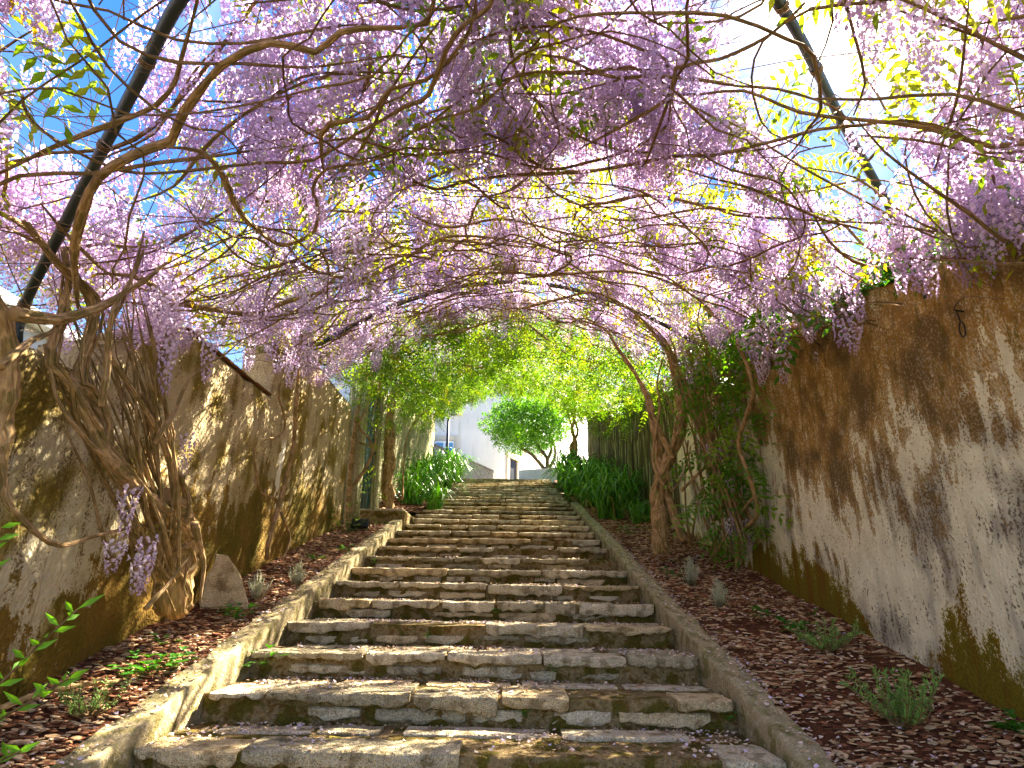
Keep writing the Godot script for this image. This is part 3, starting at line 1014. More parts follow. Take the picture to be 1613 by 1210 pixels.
func sprig(c: Color) -> ArrayMesh:       # a few small leaves round one point
	var r := RandomNumberGenerator.new()
	r.seed = 5
	var st := begin(true)
	for k in 7:
		var out := Vector3(r.randf_range(-1, 1), r.randf_range(-0.5, 1), r.randf_range(-1, 1)).normalized()
		var up := out.cross(Vector3(0.3, 0.1, 1)).cross(out).normalized()
		leaflet(st, out * 0.02, out, up, r.randf_range(0.055, 0.085), 0.036, c * r.randf_range(0.75, 1.25))
	return done(st)

func wander(x: float, d: float, heading: float, length: float, off: float) -> Array:   # a shoot that winds about near the arch
	var p := []
	var n := int(length / 0.22)
	var turn := rnd(-0.3, 0.3)
	for i in n:
		p.append(overhead(x, d, off) + Vector3(rnd(-0.02, 0.02), rnd(-0.04, 0.04), rnd(-0.02, 0.02)))
		turn = clampf(turn + rnd(-0.35, 0.35), -0.7, 0.7)
		heading += turn * 0.6
		x += cos(heading) * 0.22
		d += sin(heading) * 0.22
		off = clampf(off + rnd(-0.07, 0.07), -0.32, 0.3)
		if absf(x) > 3.5 or d < 0.9 or d > 20.8: break
	return p

func plant(called: String, label: String, at: Vector3) -> Node3D:
	return thing(called, label, "wisteria", at, "wisteria plants on the pergola")

func stems(o: Node3D, called: String, list: Array, m: Material, sides := 8, rough := 0.24) -> void:
	for a in list:
		var p := path(a)
		for i in p.size(): p[i] -= o.position
		piece(called, stem(p, a[0], a[1], sides, rough, 0.05 if a[0] > 0.03 else 0.07, called == "branch"), m, o)

func twined(o: Node3D, a: Array, strands: int, wide: float, r: float) -> void:   # strands that wind round a trunk and follow its bends
	var line := smooth_line(path(a), 0.07)
	for k in strands:
		var p := []
		var turns := rnd(5.0, 8.0) * (1.0 if k % 3 else -1.0)
		for i in line.size():
			var t := float(i) / line.size()
			var thick := lerpf(a[0], a[1], t)
			var ang := TAU * k / strands + turns * t * 2.0 + n3(Vector3(t * 4.0, k, 0), 1.0)
			p.append(line[i] + Vector3(cos(ang), 0.1 * sin(ang * 1.7), sin(ang)) * (thick * wide + r * 0.4) - o.position)
		piece("stem", stem(p, r * rnd(0.8, 1.25), r * 0.5, 7, 0.3, 0.06), M.bark if k % 2 else M.bark_pale, o)

func shoots(o: Node3D, x0: float, x1: float, d0: float, d1: float, count: int, r_most: float) -> void:
	for i in count:
		var heading := (0.0 if rng.randf() < 0.6 else PI / 2) + rnd(-0.7, 0.7) + (PI if rng.randf() < 0.5 else 0.0)
		var p := wander(rnd(x0, x1), rnd(d0, d1), heading, rnd(1.4, 4.2), rnd(-0.3, 0.15))
		if p.size() < 3: continue
		for k in p.size(): p[k] -= o.position
		var r := rnd(0.006, r_most)
		piece("branch", stem(p, r, r * 0.4, 6, 0.18, 0.09, true), M.bark if rng.randf() < 0.6 else M.bark_dark, o)

func twigs(o: Node3D, x0: float, x1: float, d0: float, d1: float, count: int) -> void:
	var st := begin()
	for i in count:
		var c := overhead(rnd(x0, x1), rnd(d0, d1), rnd(-0.35, 0.45)) - o.position
		var dir := Vector3(rnd(-1, 1), rnd(-0.6, 0.6), rnd(-1, 1)).normalized() * rnd(0.15, 0.55)
		var bend := Vector3(rnd(-1, 1), rnd(-1, 0.3), rnd(-1, 1)) * 0.07
		var r := rnd(0.0013, 0.0035)
		tube(st, [c - dir, c + bend, c + dir + bend * 0.4], r, r * 0.6, 3)
	var t := part("twigs", done(st), M.twig, o)
	t.set_meta("kind", "stuff")

var racemes := []
var leaves := []
var flower_tints := [Color(1, 1, 1), Color(1.15, 1.15, 1.12), Color(0.9, 0.84, 0.92), Color(1.1, 1.05, 1.05), Color(0.8, 0.72, 0.84)]

# every raceme or leaf of one plant: those that show largest as parts, the rest as one
func hang(o: Node3D, called: String, meshes: Array, m: Material, at: Array, tints: Array, singles: int) -> void:
	var order := range(at.size())
	var near := []
	for i in at.size():
		var p: Vector3 = at[i].origin + o.position
		near.append(p.distance_to(cam.position) + (0.0 if seen(p) else 100.0))
	order.sort_custom(func(a, b): return near[a] < near[b])
	var rest := []
	var rest_tints := []
	for k in order.size():
		var i: int = order[k]
		if k < singles and near[i] < 60.0:
			piece(called, meshes[k % meshes.size()], m, o).transform = at[i]
		else:
			rest.append(at[i])
			rest_tints.append(tints[i])
	many(called + "s_beyond", meshes[0], m, rest, rest_tints, o)

func hung(at: Vector3, size: float, lean := 0.25) -> Transform3D:
	return Transform3D(Basis.from_euler(Vector3(rnd(-lean, lean), rnd(0, TAU), rnd(-lean, lean))).scaled(Vector3(size, size * rnd(0.8, 1.25), size)), at)

func spread(at: Vector3, size: float) -> Transform3D:
	return Transform3D(Basis.from_euler(Vector3(rnd(-0.5, 0.5), rnd(0, TAU), rnd(-0.6, 0.5)), EULER_ORDER_YXZ).scaled(Vector3.ONE * size), at)

func near_bar(p: Vector3) -> bool:       # the nearest hoop stands clear of the flowers
	for b in bars:
		var to: Vector3 = p - b
		if to.length() < 0.36 and to.y < 0.3: return true
	return false

func open_patch(x: float, d: float) -> bool:   # a thin place that lets the sun down to the left bed
	return pow((x - 0.45) / 0.6, 2.0) + pow((d - 7.3) / 0.85, 2.0) < 1.0 and rng.randf() < 0.88

func leaf_tint(green: float) -> Color:
	var t := rng.randf()
	if t < green: return Color(0.42, 0.62, 0.55).lerp(Color(0.75, 0.85, 0.7), rng.randf())
	if t < green + (1.0 - green) * 0.85: return Color(1.0, 1.0, 1.0).lerp(Color(1.4, 1.25, 0.8), rng.randf())
	return Color(1.5, 0.85, 0.75)

func canopy(o: Node3D, x0: float, x1: float, d0: float, d1: float, flowers: int, leaf_count: int, green: float, singles: int, low := 0.0) -> void:
	var at := []
	var tints := []
	var tries := 0
	while at.size() < flowers and tries < flowers * 8:
		tries += 1
		var x := rnd(x0, x1)
		var d := lerpf(d0, d1, pow(rng.randf(), 1.2 if d0 < 2.0 else 1.0))
		var thin := clampf((absf(x) - 1.6) / 1.6, 0.0, 1.0)
		if rng.randf() < thin * 0.45: continue
		if n3(Vector3(x, 3.0, d), 1.1) < -0.14 and rng.randf() < (0.8 if d > 3.0 else 0.45): continue
		if d > 3.2 and n3(Vector3(x, 20.0, d), 1.5) < -0.24: continue
		var p := overhead(x, d, rnd(0.0, 0.42) + low)
		if near_bar(p) or open_patch(x, d): continue
		at.append(hung(p - o.position, rnd(0.5, 1.2)))
		tints.append(flower_tints[rng.randi() % 5])
	hang(o, "flower_cluster", M.racemes, M.flower, at, tints, singles)
	at = []
	tints = []
	tries = 0
	while at.size() < leaf_count and tries < leaf_count * 8:
		tries += 1
		var x := rnd(x0, x1)
		var d := rnd(d0, d1)
		if open_patch(x, d) or near_bar(overhead(x, d)): continue
		if n3(Vector3(x, 8.0, d), 0.9) < -0.1 and rng.randf() < 0.7: continue
		if n3(Vector3(x, 20.0, d), 1.5) < -0.22: continue
		at.append(spread(overhead(x, d, rnd(-0.08, 0.6) + low * 2.2 + rnd(0, 1) * low) - o.position, rnd(0.75, 1.45)))
		tints.append(leaf_tint(green))
	hang(o, "leaf", [M.leaves[1], M.leaves[0], M.leaves[1]] if green < 0.2 else M.leaves, M.leaf, at, tints, singles)

func low_flowers(o: Node3D, x0: float, x1: float, d0: float, d1: float, count: int, lift := 0.0) -> void:   # racemes that hang lower along the walls
	var at := []
	var tints := []
	for i in count:
		var p := overhead(rnd(x0, x1), rnd(d0, d1), rnd(-0.4, 0.05) + lift)
		if near_bar(p) or n3(p, 1.1) < -0.1: continue
		at.append(hung(p - o.position, rnd(0.6, 1.15)))
		tints.append(flower_tints[rng.randi() % 5])
	many("low_flower_clusters", M.racemes[1], M.flower, at, tints, o)

func side_leaves(o: Node3D, side: float, d0: float, d1: float, count: int) -> void:   # leaves that hang down at the haunch of the arch
	var at := []
	var tints := []
	for i in count:
		var x := side * rnd(1.45, 2.55)
		var d := rnd(d0, d1)
		var p := overhead(x, d, rnd(-0.75, 0.1) * clampf(absf(x) - 1.0, 0.3, 1.3))
		if n3(p, 0.8) < -0.12: continue
		at.append(spread(p - o.position, rnd(0.8, 1.3)))
		tints.append(leaf_tint(0.4))
	many("side_leaves", M.leaves[0], M.leaf, at, tints, o)

func wisterias() -> void:
	var lilac := Color(0.84, 0.76, 0.83)
	var violet := Color(0.58, 0.45, 0.63)
	M.racemes = [raceme(lilac, violet, 0.26, 0.056, 60, 1), raceme(Color(0.88, 0.83, 0.87), violet, 0.2, 0.058, 48, 2), raceme(Color(0.76, 0.66, 0.78), violet, 0.32, 0.05, 66, 3)]
	M.leaves = [pinnate(Color(0.18, 0.31, 0.025), 0.26, 5, 11), pinnate(Color(0.31, 0.37, 0.035), 0.22, 5, 12), pinnate(Color(0.11, 0.26, 0.02), 0.28, 6, 13)]
	# ---- the near left plant
	var o := plant("wisteria", "gnarled old wisteria on the near left with a twisted stump and many bare stems", Vector3(-2.28, 0.95, -4.3))
	var trunks := [
		[0.11, 0.085, -2.28, 1.46, -4.58, -2.26, 1.56, -4.49, -2.24, 1.85, -4.48, -2.22, 2.01, -4.34, -2.20, 2.11, -4.03],
		[0.085, 0.04, -2.35, 2.06, -2.82, -2.35, 2.26, -2.81, -2.35, 2.46, -2.78, -2.35, 2.63, -2.74, -2.35, 2.78, -2.65, -2.35, 2.88, -2.47, -2.35, 2.92, -2.33],
	]
	stems(o, "trunk", trunks, M.bark_pale, 18, 0.26)
	var old_stems := [
		[0.055, 0.0120, -2.20, 1.97, -4.36, -2.20, 2.09, -4.04, -2.21, 2.16, -3.67, -2.21, 2.23, -3.53, -2.21, 2.29, -3.42, -2.21, 2.43, -3.36, -2.22, 2.54, -3.24, -2.22, 2.58, -3.13, -2.22, 2.57, -3.08, -2.23, 2.67, -3.09, -2.23, 2.85, -3.12, -2.23, 2.98, -3.12, -2.24, 3.06, -3.07, -2.24, 3.08, -2.97, -2.24, 3.09, -2.87, -2.24, 3.11, -2.78, -2.25, 3.15, -2.67, -2.25, 3.19, -2.57],
		[0.04, 0.0120, -2.15, 2.17, -3.54, -2.16, 2.27, -3.33, -2.18, 2.36, -3.23, -2.19, 2.46, -3.13, -2.20, 2.55, -3.05, -2.22, 2.58, -2.98, -2.23, 2.61, -2.89, -2.25, 2.69, -2.90, -2.26, 2.85, -2.92, -2.27, 2.99, -2.94, -2.29, 3.10, -2.95, -2.30, 3.24, -2.89],
		[0.03, 0.0080, -2.10, 2.03, -3.98, -2.12, 2.13, -3.63, -2.14, 2.20, -3.45, -2.16, 2.26, -3.29, -2.17, 2.30, -3.20, -2.19, 2.38, -3.05, -2.21, 2.47, -2.95, -2.23, 2.59, -2.90, -2.25, 2.70, -2.85],
		[0.018, 0.0064, -2.20, 2.29, -2.51, -2.19, 2.12, -2.69, -2.19, 1.97, -2.77, -2.18, 1.92, -2.81, -2.17, 1.82, -2.99, -2.17, 1.78, -3.17, -2.16, 1.83, -3.34, -2.16, 1.92, -3.73, -2.15, 1.98, -4.01],
		[0.022, 0.0052, -2.10, 2.05, -4.05, -2.10, 2.37, -3.83, -2.10, 2.58, -3.47, -2.10, 2.74, -3.12, -2.10, 2.85, -3.05, -2.10, 3.02, -3.11, -2.10, 3.21, -3.15, -2.10, 3.32, -3.16, -2.10, 3.52, -3.17],
		[0.018, 0.0044, -2.15, 2.06, -4.18, -2.16, 2.35, -4.01, -2.17, 2.59, -3.72, -2.19, 2.71, -3.46, -2.20, 2.80, -3.21],
		[0.02, 0.0056, -2.05, 2.45, -3.06, -2.04, 2.62, -3.03, -2.03, 2.72, -2.99, -2.02, 2.91, -2.94, -2.01, 3.17, -3.03, -2.00, 3.32, -3.04],
		[0.034, 0.0080, -2.20, 2.73, -2.57, -2.17, 2.80, -2.78, -2.13, 2.91, -2.93, -2.10, 3.01, -3.03, -2.07, 3.13, -3.12, -2.03, 3.19, -3.15, -2.00, 3.37, -3.27],
		[0.02, 0.0052, -2.10, 2.45, -2.46, -2.12, 2.52, -2.53, -2.15, 2.64, -2.65, -2.18, 2.73, -2.78, -2.20, 2.89, -2.90],
		[0.024, 0.0072, -2.05, 1.99, -4.21, -2.05, 1.84, -4.35, -2.05, 1.72, -4.43, -2.05, 1.50, -4.45],
		[0.014, 0.0036, -2.00, 2.36, -3.50, -1.98, 2.42, -3.50, -1.97, 2.54, -3.57, -1.95, 2.78, -3.64, -1.93, 2.94, -3.79, -1.92, 3.06, -3.96, -1.90, 3.25, -4.15],
		[0.016, 0.0048, -2.10, 1.83, -4.16, -2.10, 1.80, -4.30, -2.10, 1.60, -4.30, -2.10, 1.54, -4.35],
		[0.014, 0.0040, -2.30, 1.54, -4.23, -2.30, 1.62, -4.13, -2.30, 1.75, -4.04, -2.30, 1.93, -3.91, -2.30, 2.07, -3.82],
		[0.016, 0.0056, -2.05, 1.48, -3.81, -2.05, 1.58, -3.96, -2.05, 1.77, -4.20],
		[0.011, 0.0032, -2.20, 1.80, -3.57, -2.20, 1.92, -3.47, -2.20, 2.13, -3.30, -2.20, 2.29, -3.10, -2.20, 2.32, -3.07, -2.20, 2.46, -3.00],
		[0.017, 0.0040, -2.15, 2.00, -4.33, -2.15, 2.23, -4.17, -2.15, 2.46, -3.87, -2.15, 2.64, -3.62, -2.15, 2.85, -3.32, -2.15, 2.96, -3.23],
		[0.015, 0.0040, -2.10, 1.99, -4.19, -2.10, 2.15, -4.18, -2.10, 2.38, -3.86, -2.10, 2.50, -3.86, -2.10, 2.71, -3.61, -2.10, 2.88, -3.41],
	]
	stems(o, "stem", old_stems, M.bark, 9)
	var limbs := [
		[0.0274, 0.0088, -2.24, 2.95, -3.0, -2.1, 3.12, -2.7, -1.9, 3.26, -2.44, -1.76, 3.34, -2.35, -1.60, 3.42, -2.33, -1.52, 3.47, -2.34, -1.40, 3.50, -2.20, -1.23, 3.54, -2.05, -1.16, 3.56, -2.00, -1.05, 3.58, -1.95, -0.96, 3.62, -1.95, -0.89, 3.65, -1.99, -0.82, 3.68, -2.05, -0.70, 3.70, -1.97, -0.62, 3.71, -1.96, -0.47, 3.74, -1.98, -0.36, 3.76, -1.98, -0.29, 3.71, -1.74],
		[0.0209, 0.0062, -1.48, 3.38, -2.27, -1.40, 3.44, -2.37, -1.41, 3.49, -2.60, -1.50, 3.55, -3.02, -1.51, 3.64, -3.44, -1.47, 3.71, -3.64, -1.29, 3.78, -3.59, -1.17, 3.76, -3.27, -1.12, 3.71, -3.02, -1.00, 3.72, -2.86, -0.85, 3.78, -2.90, -0.64, 3.82, -2.86],
		[0.0166, 0.0046, -1.53, 3.80, -3.79, -1.56, 3.90, -4.28, -1.46, 4.06, -4.75, -1.25, 4.33, -5.46],
		[0.0161, 0.0053, -2.15, 3.09, -2.12, -2.04, 3.16, -2.15, -1.90, 3.26, -2.15, -1.71, 3.38, -2.16, -1.50, 3.50, -2.16, -1.37, 3.54, -2.06, -1.30, 3.54, -1.96, -1.13, 3.55, -1.72, -1.05, 3.55, -1.59],
		[0.0161, 0.0053, -1.10, 3.86, -3.11, -0.99, 3.80, -2.69, -0.92, 3.80, -2.61, -0.75, 3.87, -2.65, -0.68, 3.85, -2.55, -0.59, 3.85, -2.43, -0.42, 3.87, -2.39, -0.29, 3.84, -2.23, -0.19, 3.81, -2.04, -0.14, 3.75, -1.77],
		[0.0129, 0.0044, -1.19, 3.90, -3.29, -0.94, 3.94, -3.08, -0.77, 3.93, -2.82, -0.67, 3.90, -2.60, -0.48, 3.87, -2.28, -0.30, 3.82, -2.00],
		[0.0121, 0.0049, -1.24, 3.80, -2.84, -1.08, 3.87, -2.85, -0.89, 3.94, -2.89, -0.76, 4.02, -3.06, -0.60, 4.09, -3.22, -0.22, 4.16, -3.27, 0.10, 4.22, -3.48, 0.47, 4.18, -3.48],
		[0.0270, 0.0074, -2.42, 3.32, -3.32, -2.26, 3.33, -3.35, -2.26, 3.39, -3.58, -2.41, 3.49, -4.02, -2.24, 3.59, -4.40, -2.13, 3.74, -4.80, -1.92, 3.91, -4.92, -1.48, 4.23, -5.20, -1.03, 4.39, -5.09, -0.57, 4.43, -4.72, -0.00, 4.54, -4.95, 0.55, 4.55, -5.19],
		[0.0129, 0.0040, -2.13, 3.23, -2.47, -2.27, 3.28, -2.93, -2.49, 3.44, -3.65, -2.34, 3.55, -4.05, -1.98, 3.72, -4.09, -1.62, 3.98, -4.29],
		[0.0226, 0.0088, -2.39, 3.21, -2.44, -2.43, 3.29, -2.78, -2.73, 3.44, -3.46, -3.01, 3.58, -4.11],
		[0.0129, 0.0040, -1.94, 3.43, -2.77, -1.75, 3.55, -2.79, -1.46, 3.66, -2.56, -1.14, 3.76, -2.40, -0.84, 3.85, -2.34, -0.63, 3.93, -2.46],
		[0.0096, 0.0035, -1.40, 3.67, -2.42, -1.25, 3.75, -2.47, -0.98, 3.82, -2.33, -0.74, 3.91, -2.39, -0.51, 3.97, -2.46],
		[0.0146, 0.0046, -3.90, 3.76, -5.27, -3.72, 3.92, -5.92, -2.86, 3.89, -5.58, -2.82, 4.23, -7.01, -2.21, 4.32, -7.23],
		[0.0113, 0.0049, -1.01, 3.66, -1.81, -0.79, 3.74, -1.85, -0.61, 3.79, -1.89, -0.41, 3.85, -2.00, -0.22, 3.87, -1.99],
	]
	stems(o, "branch", limbs, M.bark)
	twined(o, trunks[0], 5, 0.95, 0.022)
	twined(o, old_stems[0], 3, 1.2, 0.014)
	twined(o, old_stems[1], 2, 1.2, 0.012)
	shoots(o, -3.1, 0.2, 1.2, 8.4, 150, 0.0135)
	for i in 18:                         # pale canes that fan from the stump up the wall towards the camera
		var foot := Vector3(-2.12 + rnd(-0.06, 0.06), 1.75 + rnd(-0.15, 0.25), -4.05 + rnd(-0.12, 0.12)) - o.position
		var reach := rnd(0, 1)
		var tip := Vector3(-2.3 + rnd(-0.12, 0.25), 2.5 + 0.9 * reach + rnd(-0.1, 0.2), -2.9 - 0.75 * reach + rnd(-0.2, 0.2)) - o.position
		var sag := Vector3(rnd(-0.05, 0.15), rnd(-0.22, 0.0), rnd(-0.08, 0.08))
		piece("cane", stem([foot, foot.lerp(tip, 0.33) + sag, foot.lerp(tip, 0.7) + sag * 0.8, tip], rnd(0.007, 0.015), 0.004, 6, 0.2, 0.08), M.bark_pale, o)
	for i in 9:                         # the sheaf of thin straight canes behind the trunk
		var base := Vector3(-2.3 + rnd(-0.1, 0.15), 1.9 + rnd(-0.5, 0.4), -4.35 + rnd(-0.2, 0.3)) - o.position
		var top := Vector3(-2.35 + rnd(-0.15, 0.3), 3.2 + rnd(-0.2, 0.5), -3.1 + rnd(-0.5, 0.7)) - o.position
		piece("cane", stem([base, base.lerp(top, 0.4) + Vector3(rnd(-0.1, 0.1), rnd(-0.12, 0.02), rnd(-0.1, 0.1)), base.lerp(top, 0.75) + Vector3(rnd(-0.1, 0.1), 0, rnd(-0.1, 0.1)), top], rnd(0.004, 0.009), 0.003, 5, 0.15, 0.1), M.bark_pale, o)
	twigs(o, -3.4, 0.1, 1.0, 8.5, 1000)
	canopy(o, -3.3, 0.1, 1.0, 8.6, FLOWERS, LEAVES, 0.12, 140)
	low_flowers(o, -2.7, -1.1, 3.0, 8.3, 190)
	low_flowers(o, -2.75, -2.3, 3.0, 4.6, 90)
	for p in [Vector3(-2.12, 2.12, -3.55), Vector3(-2.1, 1.82, -3.5), Vector3(-2.06, 1.86, -3.72), Vector3(-2.06, 1.76, -3.70), Vector3(-2.3, 2.62, -4.45), Vector3(-2.1, 3.05, -3.6), Vector3(-2.0, 3.2, -3.9)]:
		piece("flower_cluster", M.racemes[rng.randi() % 3], M.flower, o).transform = hung(p - o.position, rnd(0.75, 1.0), 0.15)
	# ---- the right hand plant: trunks beside the steps and vines on the wall
	o = plant("wisteria", "thick double trunked wisteria on the right with leafy vines against the wall", Vector3(1.78, 2.0, -7.6))
	var right_trunks := [
		[0.095, 0.018, 1.78, 2.03, -7.60, 1.75, 2.20, -7.57, 1.75, 2.52, -7.54, 1.75, 2.78, -7.51, 1.89, 3.14, -7.48, 2.01, 3.39, -7.45, 2.07, 3.76, -7.42, 2.01, 4.19, -7.39, 1.96, 4.42, -7.36, 1.77, 4.69, -7.33, 1.46, 4.94, -7.30],
		[0.052, 0.005, 1.98, 2.15, -7.40, 1.95, 2.26, -7.44, 1.90, 2.51, -7.48, 1.79, 2.85, -7.52, 1.78, 3.30, -7.56, 1.73, 3.66, -7.60, 1.70, 3.94, -7.64, 1.58, 4.23, -7.68, 1.37, 4.63, -7.72, 1.21, 4.91, -7.76, 0.79, 5.07, -7.80],
	]
	stems(o, "trunk", right_trunks, M.bark, 12, 0.34)
	twined(o, right_trunks[0], 4, 0.85, 0.026)
	twined(o, right_trunks[1], 3, 0.85, 0.018)
	var right_stems := [
		[0.04, 0.015, 1.89, 3.08, -7.30, 1.80, 3.31, -7.33, 1.70, 3.63, -7.35, 1.69, 3.79, -7.38, 1.59, 4.05, -7.40],
		[0.022, 0.008, 1.74, 2.76, -7.20, 1.64, 3.07, -7.25, 1.77, 3.69, -7.30, 1.77, 4.03, -7.35, 1.88, 4.38, -7.40],
		[0.022, 0.007, 1.93, 2.69, -7.20, 2.18, 2.93, -7.13, 2.39, 3.07, -7.07, 2.53, 3.23, -7.00],
		[0.014, 0.005, 1.80, 2.91, -7.20, 1.82, 2.69, -7.20, 1.98, 2.91, -7.20, 2.08, 3.21, -7.20],
		[0.022, 0.016, 2.42, 1.79, -7.04, 2.37, 2.14, -6.73, 2.33, 2.30, -6.08, 2.28, 2.48, -5.96, 2.23, 2.62, -5.90, 2.18, 2.96, -5.96, 2.14, 3.12, -5.60, 2.09, 3.23, -5.26, 2.04, 3.36, -5.13, 1.99, 3.82, -5.32, 1.95, 4.38, -5.93, 1.90, 4.99, -6.78],
		[0.02, 0.018, 2.20, 1.81, -7.81, 2.26, 2.03, -7.17, 2.33, 2.27, -6.82, 2.39, 2.49, -6.33, 2.45, 2.60, -6.36],
		[0.018, 0.012, 2.40, 3.06, -6.56, 2.33, 3.21, -6.62, 2.27, 3.41, -6.58, 2.20, 3.67, -6.59, 2.13, 4.02, -6.44, 2.07, 4.32, -6.45, 2.00, 4.66, -6.69],
		[0.016, 0.01, 2.45, 2.68, -6.70, 2.40, 3.13, -6.54, 2.35, 3.36, -6.40, 2.30, 3.71, -6.54, 2.25, 3.94, -6.44, 2.20, 4.27, -6.51],
		[0.018, 0.014, 2.35, 2.47, -7.13, 2.33, 2.88, -7.03, 2.30, 3.23, -6.99],
		[0.02, 0.012, 2.40, 2.04, -7.91, 2.41, 2.47, -7.10, 2.42, 2.82, -6.72, 2.44, 3.36, -6.62, 2.45, 3.70, -6.36],
		[0.012, 0.009, 2.10, 2.55, -7.21, 2.13, 2.17, -7.73, 2.17, 2.88, -7.91, 2.20, 3.40, -7.72],
		[0.013, 0.009, 2.35, 3.12, -6.81, 2.30, 3.34, -6.31, 2.25, 3.72, -6.20, 2.20, 4.05, -6.14],
	]
	stems(o, "stem", right_stems, M.bark, 9)
	var right_limbs := [
		[0.0146, 0.0053, -0.45, 4.19, -3.63, 0.00, 4.20, -3.55, 0.47, 4.14, -3.42, 0.90, 3.94, -3.01, 1.07, 3.85, -2.88, 1.21, 3.74, -2.66, 1.38, 3.60, -2.37, 1.48, 3.52, -2.25, 1.58, 3.43, -2.11, 1.74, 3.33, -2.06, 1.86, 3.27, -2.10, 1.94, 3.20, -2.00, 2.00, 3.14, -1.91],
		[0.0137, 0.0053, 0.37, 4.06, -3.11, 0.63, 3.90, -2.65, 0.73, 3.82, -2.41, 0.70, 3.78, -2.21, 0.85, 3.72, -2.10, 0.97, 3.63, -1.89, 1.01, 3.57, -1.70],
		[0.0121, 0.0044, -0.00, 3.96, -2.32, 0.22, 3.96, -2.34, 0.37, 3.96, -2.42, 0.52, 3.94, -2.44, 0.62, 3.92, -2.40, 0.86, 3.84, -2.34, 1.01, 3.78, -2.31, 1.16, 3.72, -2.26, 1.38, 3.62, -2.25, 1.50, 3.58, -2.31],
		[0.0096, 0.0044, -0.02, 4.04, -2.65, 0.24, 4.03, -2.64, 0.52, 3.94, -2.44],
		[0.0113, 0.0044, 1.54, 3.56, -2.36, 1.71, 3.44, -2.24, 1.82, 3.36, -2.19, 1.92, 3.30, -2.16, 2.05, 3.19, -2.07],
		[0.0096, 0.0040, 1.43, 3.41, -1.52, 1.50, 3.40, -1.64, 1.65, 3.38, -1.91, 1.76, 3.37, -2.17, 1.84, 3.37, -2.35],
		[0.0129, 0.0053, 1.44, 3.54, -2.21, 1.38, 3.52, -2.01, 1.32, 3.53, -1.92, 1.17, 3.55, -1.72, 1.08, 3.55, -1.59],
		[0.0052, 0.0177, 1.44, 3.41, -1.66, 1.52, 3.35, -1.57, 1.58, 3.31, -1.51, 1.64, 3.25, -1.44],
		[0.0113, 0.0044, 0.22, 4.29, -3.81, 0.57, 4.32, -4.12, 0.86, 4.25, -4.15, 1.24, 3.98, -3.57, 1.42, 3.89, -3.51, 1.73, 3.64, -3.17, 1.96, 3.41, -2.84, 2.09, 3.31, -2.76],
		[0.0166, 0.0069, -0.00, 4.77, -6.12, 0.59, 4.60, -5.66, 1.00, 4.37, -5.17, 1.34, 4.20, -5.02, 1.70, 4.05, -5.16, 2.11, 3.89, -5.58],
		[0.0208, 0.0069, 0.21, 5.17, -8.24, 1.04, 5.52, -10.44, 1.56, 5.08, -9.55, 1.72, 4.42, -7.18],
		[0.0187, 0.0081, -0.00, 4.97, -7.37, 0.52, 4.70, -6.45, 0.86, 4.47, -5.83, 1.38, 4.37, -6.23, 1.93, 4.28, -7.14],
		[0.0081, 0.0031, 0.70, 3.80, -2.24, 0.77, 3.86, -2.53, 0.88, 3.87, -2.70, 0.99, 3.91, -3.00],
		[0.0088, 0.0040, 0.12, 3.91, -2.14, 0.27, 3.93, -2.26, 0.41, 3.87, -2.05, 0.50, 3.80, -1.85],
		[0.0135, 0.0052, -0.86, 4.24, -4.00, -0.56, 4.46, -4.61, -0.09, 4.48, -4.51, 0.40, 4.52, -4.76, 0.98, 4.37, -4.72, 1.39, 4.07, -4.17, 1.69, 3.88, -4.02],
		[0.0125, 0.0052, -1.36, 4.27, -4.92, -0.91, 4.50, -5.17, -0.44, 4.80, -5.96, 0.15, 4.76, -5.70, 1.00, 4.64, -5.87],
		[0.0081, 0.0031, -0.00, 4.06, -2.93, 0.17, 4.13, -3.24, -0.03, 4.28, -3.84, -0.39, 4.27, -3.90, -0.71, 4.15, -3.65],
	]
	stems(o, "branch", right_limbs, M.bark)
	shoots(o, 0.0, 3.1, 1.2, 8.4, 140, 0.013)
	shoots(o, 0.0, 2.5, 8.0, 14.0, 50, 0.014)
	for i in 46:
		var base := Vector3(2.4 + rnd(-0.15, 0.1), 1.9 + rnd(0, 0.5), -6.9 + rnd(-0.5, 0.5)) - o.position
		var top := Vector3(2.25 + rnd(-0.5, 0.2), 4.2 + rnd(-0.5, 0.5), -6.8 + rnd(-0.7, 0.5)) - o.position
		piece("cane", stem([base, base.lerp(top, 0.35) + Vector3(rnd(-0.08, 0.08), 0, rnd(-0.1, 0.1)), base.lerp(top, 0.7) + Vector3(rnd(-0.08, 0.08), 0, rnd(-0.1, 0.1)), top], rnd(0.005, 0.016), 0.005, 6, 0.2, 0.1), M.bark, o)
	twigs(o, -0.1, 3.3, 1.0, 8.5, 900)
	twigs(o, 0.0, 2.4, 8.5, 14.0, 260)
	canopy(o, -0.1, 3.3, 1.0, 8.6, FLOWERS, LEAVES, 0.12, 130)
	low_flowers(o, 1.4, 2.75, 3.4, 8.3, 150)
	low_flowers(o, 0.5, 2.9, 1.3, 3.6, 260, 0.4)
	var wl := []
	var wt := []
	for i in 330:                        # green leaves along the vines on the wall and over its top
		var y := rnd(0, 1)
		var p := Vector3(2.36 + rnd(-0.35, 0.1), lerpf(2.15, 4.5, y), -6.75 + rnd(-0.6, 0.9))
		if i > 190: p = Vector3(rnd(1.9, 2.9), 0, -rnd(4.0, 8.5))
		if i > 190: p.y = up_from_ramp(-p.z, 2.55 + rnd(-0.15, 0.5))
		wl.append(spread(p - o.position, rnd(1.0, 1.6)))
		wt.append(Color(0.75, 0.9, 0.7))
	for i in wl.size():
		if i < 190: piece("leaf", M.leaves[2 if i % 3 else 0], M.leaf, o).transform = wl[i]
